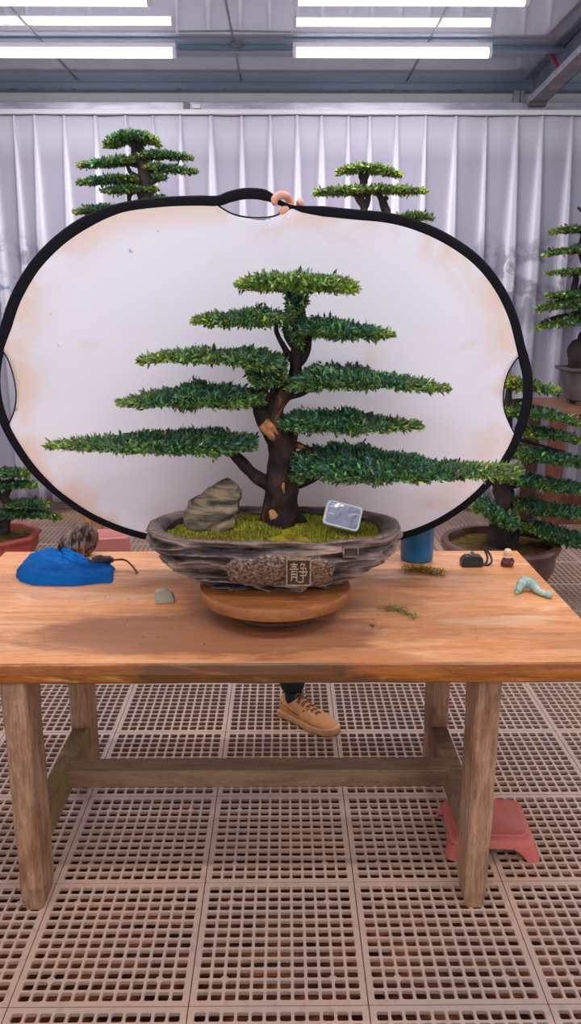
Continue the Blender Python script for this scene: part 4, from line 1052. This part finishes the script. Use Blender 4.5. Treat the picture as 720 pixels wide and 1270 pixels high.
    skin_obj('jacket', [pel+Vector((0, 0, -.05)), ch, sh+Vector((0, 0, -.0)), sh+Vector((0, -.005, .10)), s1, e1, w1+(e1-w1)*.12, s2, e2, w2+(e2-w2)*.12], [(0, 1), (1, 2), (2, 3), (2, 4), (4, 5), (5, 6), (2, 7), (7, 8), (8, 9)],
             [(.17, .15), (.165, .14), (.155, .13), .075, .082, .056, .042, .082, .056, .042], 'jacket', t, root=1)
    # head details
    h = hd+Vector((0, -.005, .02))
    MBh = MB().lathe([(0, .135), (.05, .125), (.08, .09), (.090, .045), (.088, .0), (.075, -.035), (.0, -.03)], 28, (h.x, h.y+.018, h.z-.005), sx=.92, sy=1.05)
    relz(MBh.build('hair', 'hair', None, True), t)
    f = h+Vector((0, -.085, -.01))
    relz(MB().tube([f+Vector((0, .01, .02)), f+Vector((0, -.012, -.012)), f+Vector((0, -.004, -.022))], [.007, .011, .008], 10).build('nose', 'skin', None, True), t)
    for s in (-1, 1):
        relz(MB().lathe([(0, -.008), (.009, 0), (0, .008)], 12, (f.x+s*.03, f.y+.006, f.z+.018), sy=.6).build('eye', 'hair', None, True), t)
        relz(MB().lathe([(0, -.03), (.012, -.015), (.016, .012), (.0, .03)], 12, (h.x+s*.078, h.y+.015, h.z-.02), sx=.5).build('ear', 'skin', None, True), t)
    relz(MB().tube([f+Vector((-.022, .012, -.045)), f+Vector((0, .004, -.047)), f+Vector((.022, .012, -.045))], .0045, 8).build('mouth', 'cream', None, True), t)
    # shoes
    def shoe(heelp, dirv, label=None):
        d = Vector((dirv.x, dirv.y, 0)).normalized(); s = Vector((-d.y, d.x, 0)); Lg = .262
        sh_ = bpy.data.objects.new('shoe', None)
        # cross sections along the foot
        secs = [(0, .030, .062, .088), (.05, .034, .066, .098), (.1, .036, .07, .105), (.28, .038, .075, .102), (.42, .042, .095, .086), (.55, .046, .10, .068), (.7, .05, .1, .055), (.85, .046, .1, .046), (.95, .034, .08, .037), (1.0, .015, .05, .028)]
        mb = MB(); n = 20; vs = []
        for (u, hw, _, ht) in secs:
            c = heelp+d*(u*Lg)+Vector((0, 0, 0))
            for k in range(n):
                a = 2*PI*k/n; ca, sa = math.cos(a), math.sin(a)
                x = hw*math.copysign(abs(ca)**.7, ca)*(1 if sa < 0 else (1-.35*sa if u < .6 else 1-.15*sa)); z = .014+(ht-.014)/2+(ht-.014)/2*math.copysign(abs(sa)**.8, sa)
                p = c+s*x; vs.append((p.x, p.y, max(z, .012)))
        N = len(secs)
        fs = [(i*n+k, i*n+(k+1) % n, (i+1)*n+(k+1) % n, (i+1)*n+k) for i in range(N-1) for k in range(n)]+[tuple(range(n))[::-1], tuple((N-1)*n+k for k in range(n))]
        o = mb.add(vs, fs).build('shoe', 'shoe', None, True)
        sb = MB(); vs = []; ring_ = []
        for (u, hw, _, _h) in secs: ring_.append(heelp+d*(u*Lg-(.006 if u == 0 else 0)+(.006 if u == 1 else 0))+s*(hw+.005))
        for (u, hw, _, _h) in secs[::-1]: ring_.append(heelp+d*(u*Lg-(.006 if u == 0 else 0)+(.006 if u == 1 else 0))-s*(hw+.005))
        ring_ = spline(ring_, 3, True); m = len(ring_)
        for z, sc in ((0.0012, .97), (.006, 1), (.022, 1), (.026, .97)):
            cc = heelp+d*Lg*.5
            for p in ring_: q = cc.lerp(p, sc); vs.append((q.x, q.y, z+(.008 if z > .01 else 0)*max(0, ((p-heelp).dot(d)/Lg-.7))*2))
        fs = [(i*m+k, i*m+(k+1) % m, (i+1)*m+(k+1) % m, (i+1)*m+k) for i in range(3) for k in range(m)]+[tuple(range(m))[::-1], tuple(3*m+k for k in range(m))]
        so = sb.add(vs, fs).build('sole', 'sole', None, True)
        lb = MB()
        for j in range(5):
            u = .34+.075*j; hgt = np.interp(u, [q[0] for q in secs], [q[3] for q in secs]); hw = .026-.002*j
            c = heelp+d*(u*Lg)+Vector((0, 0, hgt+.001))
            lb.tube(spline([c-s*hw-Vector((0, 0, .012)), c-s*hw*.5, c+s*hw*.5+d*.008, c+s*hw+d*.008-Vector((0, 0, .012))], 3), .0024, 6)
            lb.tube(spline([c+s*hw-Vector((0, 0, .012)), c+s*hw*.5, c-s*hw*.5+d*.008, c-s*hw+d*.008-Vector((0, 0, .012))], 3), .0024, 6)
        c = heelp+d*(.34*Lg)+Vector((0, 0, .108))
        for sg in (-1, 1): lb.tube(spline([c, c+s*sg*.02+Vector((0, 0, .014)), c+s*sg*.034, c+s*sg*.012-Vector((0, 0, .004)), c], 4), .0022, 6)
        lo = lb.build('laces', 'lace', None, True)
        # seams: toe cap line and side swoop
        tb = MB(); g = []
        for k in range(9):
            a = PI*k/8; u = .74-.10*math.sin(a); hw = np.interp(u, [q[0] for q in secs], [q[1] for q in secs]); ht = np.interp(u, [q[0] for q in secs], [q[3] for q in secs])
            g.append(heelp+d*(u*Lg)+s*(math.cos(a)*hw*.98)+Vector((0, 0, .03+(ht-.03)*math.sin(a))))
        tb.tube(g, .0014, 5)
        for sg in (-1, 1): tb.tube(spline([heelp+d*(.05*Lg)+s*sg*.033+Vector((0, 0, .062)), heelp+d*(.25*Lg)+s*sg*.037+Vector((0, 0, .048)), heelp+d*(.42*Lg)+s*sg*.041+Vector((0, 0, .045)), heelp+d*(.5*Lg)+s*sg*.030+Vector((0, 0, .07))], 4), .0022, 5)
        to = tb.build('seams', 'ldark', None, True)
        # sock collar
        co = MB().tube([heelp+d*.05+Vector((0, 0, .07)), heelp+d*.05+Vector((0, 0, .112))], .034, 16).build('collar', 'trousers', None, True)
        inv = Matrix.Translation(-t.location)
        for q in (o, so, lo, to, co): q.data.transform(inv)
        o.parent = t
        for q in (so, lo, to, co): q.parent = o
    shoe(heel, d2)
    shoe(Vector((ra.x-.02, ra.y+.05, 0)), Vector((.25, -1, 0)))
person()

# ------------------------------------------------------------ red stool under the table
def stool(name, loc, w, d, h, label, matn, rz=0, group=None):
    t = thing(name, loc, label, 'stool', group, rz)
    def rr(hw, hd, r, z):
        o = []
        for cx_, cy_, a0 in ((hw-r, hd-r, 0), (-hw+r, hd-r, 90), (-hw+r, -hd+r, 180), (hw-r, -hd+r, 270)):
            for a in range(0, 91, 15): o.append((cx_+r*math.cos(math.radians(a0+a)), cy_+r*math.sin(math.radians(a0+a)), z))
        return o
    N = 28; hw, hd = w/2, d/2; fl = .018
    L = [rr(hw*.72, hd*.66, .02, h-.001), rr(hw*.74, hd*.68, .022, h), rr(hw*.78, hd*.74, .024, h), rr(hw*.80, hd*.76, .026, h-.004), rr(hw-.018, hd-.016, .03, h-.005), rr(hw-.010, hd-.008, .032, h-.011), rr(hw-.004, hd-.003, .034, h*.55)]
    vs = [p for l in L for p in l]
    fs = [(i*N+k, (i+1)*N+k, (i+1)*N+(k+1) % N, i*N+(k+1) % N) for i in range(len(L)-1) for k in range(N)]+[tuple(range(N))]
    vs2 = [p for l in (rr(hw-.008, hd-.007, .032, h*.55), rr(hw-.022, hd-.02, .028, h-.012)) for p in l]
    mb = MB().add(vs, fs); o0 = len(mb.v); mb.add(vs2, [(k, (k+1) % N, N+(k+1) % N, N+k) for k in range(N)]+[tuple(N+k for k in range(N))])
    autosmooth(mb.build('seat', matn, t), 50)
    for sx in (-1, 1):
        for sy in (-1, 1):
            vs = []
            for z, e, a in ((h*.62, 0, .07), (h*.3, .006, .045), (0, .012, .036)):
                cx_, cy_ = sx*(hw-.004+e), sy*(hd-.003+e)
                # L-shaped corner leg
                th = .005; r = .02
                ax, ay = a*w/.25, a*d/.22
                out = [(cx_-sx*ax, cy_), (cx_-sx*r, cy_), (cx_-sx*r*.3, cy_-sy*r*.3), (cx_, cy_-sy*r), (cx_, cy_-sy*ay)]
                inn = [(cx_-sx*th, cy_-sy*ay), (cx_-sx*th, cy_-sy*r), (cx_-sx*(r*.3+th), cy_-sy*(r*.3+th)), (cx_-sx*r, cy_-sy*th), (cx_-sx*ax, cy_-sy*th)]
                vs += [(x, y, z) for x, y in out+inn]
            fs = [(i*10+k, i*10+(k+1) % 10, (i+1)*10+(k+1) % 10, (i+1)*10+k) for i in range(2) for k in range(10)]+[tuple(range(10)), tuple(20+k for k in range(10))]
            MB().add(vs, fs).build('leg', matn, t)
    return t
p = on(612, 1040, .0)
stool('plastic_stool', (.622, 2.207, 0), .262, .235, .066, 'low salmon-red plastic stool on the floor by the right front table leg', 'stool', math.radians(-3))
p = on(133, 672, 0.2)
stool('plastic_stool', (at(134, 672, 4.5).x, 4.5, 0), .26, .22, .33, 'faded red plastic stool on the floor behind the table, left of the pot', 'stoolback', .2)

# ------------------------------------------------------------ background pots, benches and bonsai
def soil_disc(root, cx, cy, z, a, b, matn='soil'):
    n = 48; K = 8; vs = [(cx, cy, z+.012)]
    for i in range(1, K+1):
        for k in range(n):
            w = 2*PI*k/n; x = a*i/K*math.cos(w); y = b*i/K*math.sin(w); vs.append((cx+x, cy+y, z+.012*(1-(i/K)**2)+.008*mnoise.noise(Vector((x*12, y*12, z)))))
    fs = [(0, 1+k, 1+(k+1) % n) for k in range(n)]+[(1+(i-1)*n+k, 1+i*n+k, 1+i*n+(k+1) % n, 1+(i-1)*n+(k+1) % n) for i in range(1, K) for k in range(n)]
    relz(MB().add(vs, fs).build('soil', matn, None, True), root)
def bonsai(loc, label, Y, branches, pads, potf, bark='barkfar', leaf=.036, lw=.016, dens=.8, young=.12, depth=.2):
    t = thing('bonsai_tree', loc, label, 'bonsai')
    potf(t)
    mb = MB()
    for b in branches: branch_tube(mb, b, Y, 5, .3, 9)
    relz(mb.build('trunk', bark, None, True), t)
    for i, p in enumerate(pads):
        n = int(p[1]*dens); foliage('foliage_pad', p[0], Y, t, n, leaf, lw, p[3] if len(p) > 3 else depth, p[2] if len(p) > 2 else young, int(abs(loc[0])*100)+i, None)
    return t
def round_pot(cx, cy, z0, R, h, matn, feet=True, sy=1.0, n=48, phase=0, flare=.8):
    def f(t):
        mb = MB().lathe([(0, .02), (R*flare*.72, .02), (R*flare*.84, .035), (R*.93, h*.6), (R*.95, h*.86), (R*1.0, h*.88), (R*1.02, h*.95), (R*1.0, h), (R*.9, h), (R*.88, h*.93), (R*.86, h*.6), (0, h*.6)], n, (cx, cy, z0), 0, 1, sy, phase)
        o = mb.build('pot', matn); autosmooth(o, 30 if n > 12 else 20); relz(o, t)
        for k in range(4):
            a = PI/4+k*PI/2; fo = MB().box(cx+math.cos(a)*R*.5-.03, cx+math.cos(a)*R*.5+.03, cy+math.sin(a)*R*.5*sy-.03, cy+math.sin(a)*R*.5*sy+.03, z0, z0+.025, 0, .005).build('foot', matn); relz(fo, t)
        soil_disc(t, cx, cy, z0+h*.88, R*.88, R*.88*sy)
    return f
# 1. big bonsai in round brown pot, right, on the floor
Y1 = 4.28; c = at(622, 660, Y1)
bonsai((c.x, Y1, 0), 'broad bonsai in a wide round brown pot on the floor behind the table', Y1,
       [[(622, 690, 15), (620, 660, 14), (622, 635, 12), (624, 610, 12), (616, 585, 11), (618, 560, 9), (626, 535, 8), (630, 512, 6), (630, 490, 4), (632, 476, 3)],
        [(624, 612, 6), (640, 600, 5), (680, 598, 3), (730, 608, 2)], [(622, 636, 6), (612, 640, 5), (600, 628, 3)],
        [(626, 690, 8), (636, 672, 5), (646, 660, 5), (690, 672, 3)], [(618, 560, 5), (650, 565, 4), (700, 570, 2)], [(626, 540, 4), (660, 550, 2), (700, 560, 1)],
        [(628, 515, 4), (660, 505, 3), (700, 515, 1.5)], [(640, 512, 3), (634, 500, 3), (648, 496, 2)]],
       [([(628, 467, 482), (640, 466, 485), (660, 470, 486), (680, 478, 487), (692, 482, 486)], 2600, .5, .13), ([(624, 500, 515), (640, 496, 522), (665, 502, 520), (695, 510, 524), (718, 520, 530)], 3400, .12),
        ([(645, 528, 540), (660, 526, 545), (690, 532, 545), (715, 540, 550)], 2600, .15), ([(630, 552, 570), (650, 548, 575), (680, 555, 576), (710, 562, 580), (750, 570, 580)], 5200, .04),
        ([(606, 580, 590), (620, 574, 600), (650, 582, 606), (690, 592, 612), (740, 602, 615)], 5600, .06), ([(586, 628, 634), (596, 615, 640), (612, 612, 655), (625, 618, 662), (636, 628, 648)], 5200, .08, .24),
        ([(636, 618, 630), (660, 615, 640), (690, 622, 644), (730, 630, 642)], 4600, .04), ([(642, 645, 656), (665, 642, 668), (700, 650, 680), (730, 662, 684), (760, 672, 684)], 7200, .08, .26)],
       round_pot(c.x, Y1+.02, 0, .315, .34, 'brownpot', flare=.78), leaf=.034, lw=.017, depth=.2, dens=.8)
# 2. bonsai in red clay octagonal pot, left
Y2 = 4.85; c = at(-4, 660, Y2)
bonsai((c.x, Y2, 0), 'small flat-padded bonsai in a red clay pot at the left edge', Y2,
       [[(6, 660, 6), (8, 645, 5), (9, 628, 5), (7, 615, 4.5), (14, 600, 4), (12, 585, 3), (5, 578, 2)], [(8, 626, 3), (0, 615, 3), (-6, 600, 3), (-18, 590, 2)], [(10, 625, 3), (25, 625, 2), (50, 626, 1)], [(8, 640, 3), (30, 638, 2), (60, 637, 1)],
        [(10, 652, 5), (2, 651, 6), (-10, 652, 5)]],
       [([(-30, 588, 594), (-10, 582, 592), (10, 580, 592), (25, 582, 592), (35, 587, 592)], 3000, .06), ([(-40, 600, 610), (-15, 596, 612), (10, 597, 606), (30, 596, 605), (44, 600, 606)], 3600, .0),
        ([(10, 624, 628), (25, 619, 629), (42, 619, 629), (58, 624, 628)], 1900, .04), ([(-30, 634, 642), (0, 632, 643), (30, 632, 642), (55, 634, 642), (75, 640, 645)], 4600, .0)],
       round_pot(c.x, Y2, 0, .26, .23, 'clay', n=8, phase=.5), leaf=.032, lw=.016, young=.02, depth=.2)
# 3. bonsai on the right bench
def bench():
    zt = at(690, 508, 5.4).z; x0 = at(687, 508, 5.42).x
    t = thing('wooden_bench', (x0+.5, 5.75, 0), 'reddish-brown wooden bench standing by the curtain at the right edge', 'bench')
    X1 = x0+1.1
    relz(MB().box(x0, X1, 5.40, 6.12, zt-.035, zt, 0, .005).build('benchtop', 'benchtop'), t)
    for x in (x0+.0, X1-.12):
        for y, m in ((5.44, 'bench'), (6.0, 'darkwood')):
            relz(MB().box(x, x+.10, y, y+.08, 0, zt-.035, 0, .006).build('leg', m), t)
    for y in (5.46, 6.02):
        relz(MB().box(x0+.1, X1-.12, y, y+.03, zt-.10, zt-.035, 0, .003).build('apron', 'bench'), t)
        relz(MB().box(x0+.1, X1-.12, y, y+.05, .11, .19, 0, .003).build('rail', 'bench'), t)
    for x in (x0+.03, X1-.09): relz(MB().box(x, x+.04, 5.52, 6.0, .13, .18, 0, .003).build('side_rail', 'darkwood'), t)
    return zt
BZ = bench()
Y3 = 5.72; c = at(742, 470, Y3)
def rect_pot(cx, cy, z0, hw, hd, h, matn, panel):
    def f(t):
        L = [(.66, .66, .025), (.74, .74, .035), (.80, .80, h*.45), (.86, .86, h*.86), (.99, .99, h*.93), (1, 1, h), (.86, .82, h), (.84, .80, h*.8)]
        vs = []
        def ring(a, b, z):
            r = .12*hw; o = []
            for sx, sy, a0 in ((1, 1, 0), (-1, 1, 90), (-1, -1, 180), (1, -1, 270)):
                for q in (0, 30, 60, 90): o.append((cx+sx*(hw*a-r)+r*math.cos(math.radians(a0+q)), cy+sy*(hd*b-r)+r*math.sin(math.radians(a0+q)), z0+z))
            return o
        for a, b, z in L: vs += ring(a, b, z)
        N = 16
        fs = [(i*N+k, i*N+(k+1) % N, (i+1)*N+(k+1) % N, (i+1)*N+k) for i in range(len(L)-1) for k in range(N)]+[tuple(range(N))[::-1], tuple((len(L)-1)*N+k for k in range(N))]
        o = MB().add(vs, fs).build('pot', matn); autosmooth(o, 30); relz(o, t)
        for sx in (-1, 1):
            for sy in (-1, 1): relz(MB().box(cx+sx*hw*.52-.035, cx+sx*hw*.52+.035, cy+sy*hd*.52-.03, cy+sy*hd*.52+.03, z0, z0+.03, 0, .008).build('foot', matn), t)
        relz(MB().box(cx-hw*.60, cx+hw*.60, cy-hd*.86, cy-hd*.78, z0+h*.34, z0+h*.78, 0, .004).build('front_panel', panel), t)
        soil_disc(t, cx, cy, z0+h*.84, hw*.8, hd*.76)
    return f
bonsai((c.x, Y3, BZ), 'tiered bonsai in a grey-brown rectangular pot on the reddish wooden bench', Y3,
       [[(735, 455, 16), (728, 430, 13), (735, 400, 11), (724, 370, 9), (732, 340, 7), (722, 310, 6), (728, 280, 4), (724, 262, 2)],
        [(722, 372, 4), (712, 360, 4), (714, 345, 3.5), (710, 335, 3)], [(728, 400, 5), (700, 392, 3), (670, 400, 1.5)], [(724, 376, 4), (700, 376, 3), (672, 381, 1.5)], [(722, 312, 3), (700, 311, 2), (680, 314, 1)],
        [(730, 432, 9), (716, 430, 9), (714, 445, 10), (716, 455, 9)], [(726, 286, 3), (700, 286, 1.5)], [(720, 262, 2), (716, 257, 1.5)]],
       [([(684, 285, 290), (700, 281, 289), (725, 279, 289), (770, 284, 290)], 2400, .2), ([(676, 312, 317), (695, 308, 316), (720, 303, 314), (780, 308, 315)], 3000, .1), ([(679, 337, 341), (700, 334, 341), (720, 332, 341), (790, 336, 342)], 3000, .2),
        ([(678, 365, 369), (700, 362, 370), (722, 361, 370), (780, 364, 370)], 2800, .15), ([(666, 381, 386), (685, 375, 384), (705, 371, 382), (722, 372, 380), (790, 374, 382)], 3600, .05), ([(665, 404, 409), (680, 398, 407), (700, 391, 404), (722, 386, 402), (790, 390, 402)], 4200, .15)],
       rect_pot(c.x, Y3, BZ, .27, .17, .255, 'greypot', 'potpanel'), leaf=.036, lw=.017, depth=.2)
# 4/5. bonsai on stands behind the reflector
def stand(x, y, h, w, label):
    t = thing('plant_stand', (x, y, 0), label, 'stand', 'tall wooden stands behind the reflector')
    MB().box(-w/2, w/2, -.2, .2, h-.04, h, 0, .005).build('stand_top', 'pine', t)
    for sx in (-1, 1):
        for sy in (-1, 1): MB().box(sx*(w/2-.05)-.025, sx*(w/2-.05)+.025, sy*.16-.03, sy*.16+.03, 0, h-.04, 0, .004).build('leg', 'pine', t)
        MB().box(sx*(w/2-.05)-.02, sx*(w/2-.05)+.02, -.13, .13, .25, .31, 0, .003).build('side_rail', 'pine', t)
    for sy in (-1, 1): MB().box(-w/2+.085, w/2-.085, sy*.16-.015, sy*.16+.015, h-.11, h-.04, 0, .003).build('apron', 'pine', t)
Y4 = 5.5
xa = at(100, 660, Y4-.2).x+.02; xc = at(180, 250, Y4).x
stand(xa+.40, Y4, 1.32, .86, 'pine plant stand behind the reflector, one leg showing beside the faded red stool')
bonsai((xc, Y4, 1.32), 'domed bonsai rising above the reflector at the upper left', Y4,
       [[(178, 400, 17), (180, 345, 14), (181, 300, 12), (181, 262, 10), (180, 240, 9.5), (180, 222, 8), (176, 205, 6), (170, 192, 6), (166, 180, 5), (164, 172, 3)],
        [(180, 228, 7), (184, 205, 6), (178, 192, 5), (171, 178, 4)], [(176, 235, 3), (162, 240, 3), (160, 250, 3)], [(178, 222, 3), (163, 215, 3), (158, 205, 2)], [(186, 226, 4), (196, 222, 3), (202, 219, 2)],
        [(184, 208, 3), (200, 206, 2), (236, 213, 1)], [(184, 200, 3), (196, 194, 2), (236, 198, 1)], [(176, 208, 2), (150, 203, 2), (102, 207, 1)], [(178, 226, 3), (150, 224, 2), (100, 228, 1)], [(174, 268, 5), (140, 262, 3), (100, 264, 1.5)]],
       [([(130, 178, 184), (140, 168, 184), (155, 161, 180), (170, 160, 180), (185, 163, 182), (197, 172, 183)], 3200, .06, .16), ([(98, 204, 208), (115, 200, 208), (135, 196, 208), (155, 194, 206), (168, 194, 204)], 2400, .06, .16),
        ([(174, 192, 198), (190, 185, 198), (205, 187, 197), (225, 191, 198), (238, 195, 198)], 2100, .04, .15), ([(180, 205, 212), (196, 202, 214), (215, 205, 214), (232, 210, 215), (243, 211, 215)], 2100, .04, .15),
        ([(97, 226, 230), (115, 221, 229), (140, 217, 229), (160, 216, 230), (173, 219, 230)], 2500, .03, .16), ([(126, 236, 239), (145, 232, 240), (165, 231, 240), (180, 233, 240), (193, 231, 238)], 1900, .12, .15),
        ([(190, 216, 222), (198, 215, 224), (205, 218, 222)], 300, 0, .08), ([(94, 262, 266), (110, 257, 265), (130, 254, 264), (160, 256, 266)], 1800, .05, .16), ([(190, 244, 250), (200, 240, 250), (206, 243, 250)], 260, 0, .06)],
       round_pot(xc, Y4, 1.32, .24, .2, 'brownpot'), leaf=.034, lw=.016)
Y5 = 5.5; xc = at(455, 260, Y5).x
stand(at(445, 660, Y5).x, Y5, 1.32, .5, 'pine plant stand hidden behind the reflector, right of the main trunk')
xp = at(455, 260, Y5).x
bonsai((xp, Y5, 1.32), 'flat-topped bright green bonsai above the reflector, right of the hand', Y5,
       [[(456, 400, 14), (455, 345, 12), (455, 300, 9), (452, 270, 5), (451, 258, 4.5), (448, 245, 4), (450, 232, 4.5), (451, 220, 6), (451, 212, 5)], [(452, 258, 4), (456, 248, 4), (456, 238, 3)], [(449, 256, 3), (443, 246, 3), (439, 240, 2)],
        [(457, 345, 9), (470, 290, 8), (480, 268, 5), (476, 255, 5), (472, 246, 4), (468, 240, 3)], [(474, 250, 3), (480, 244, 3)], [(456, 330, 7), (462, 310, 7), (490, 280, 4), (520, 272, 1.5)]],
       [([(419, 210, 216), (435, 204, 216), (455, 203, 216), (475, 206, 217), (496, 215, 221)], 3000, .35, .18), ([(389, 237, 242), (410, 233, 243), (435, 230, 243), (450, 232, 241)], 2200, .3, .16),
        ([(448, 232, 241), (470, 230, 241), (495, 231, 241), (515, 234, 241), (528, 237, 240)], 2600, .3, .16), ([(492, 268, 273), (505, 264, 272), (520, 264, 272), (536, 270, 273)], 1300, .25, .12)],
       round_pot(xp, Y5, 1.32, .23, .2, 'brownpot'), leaf=.034, lw=.016)
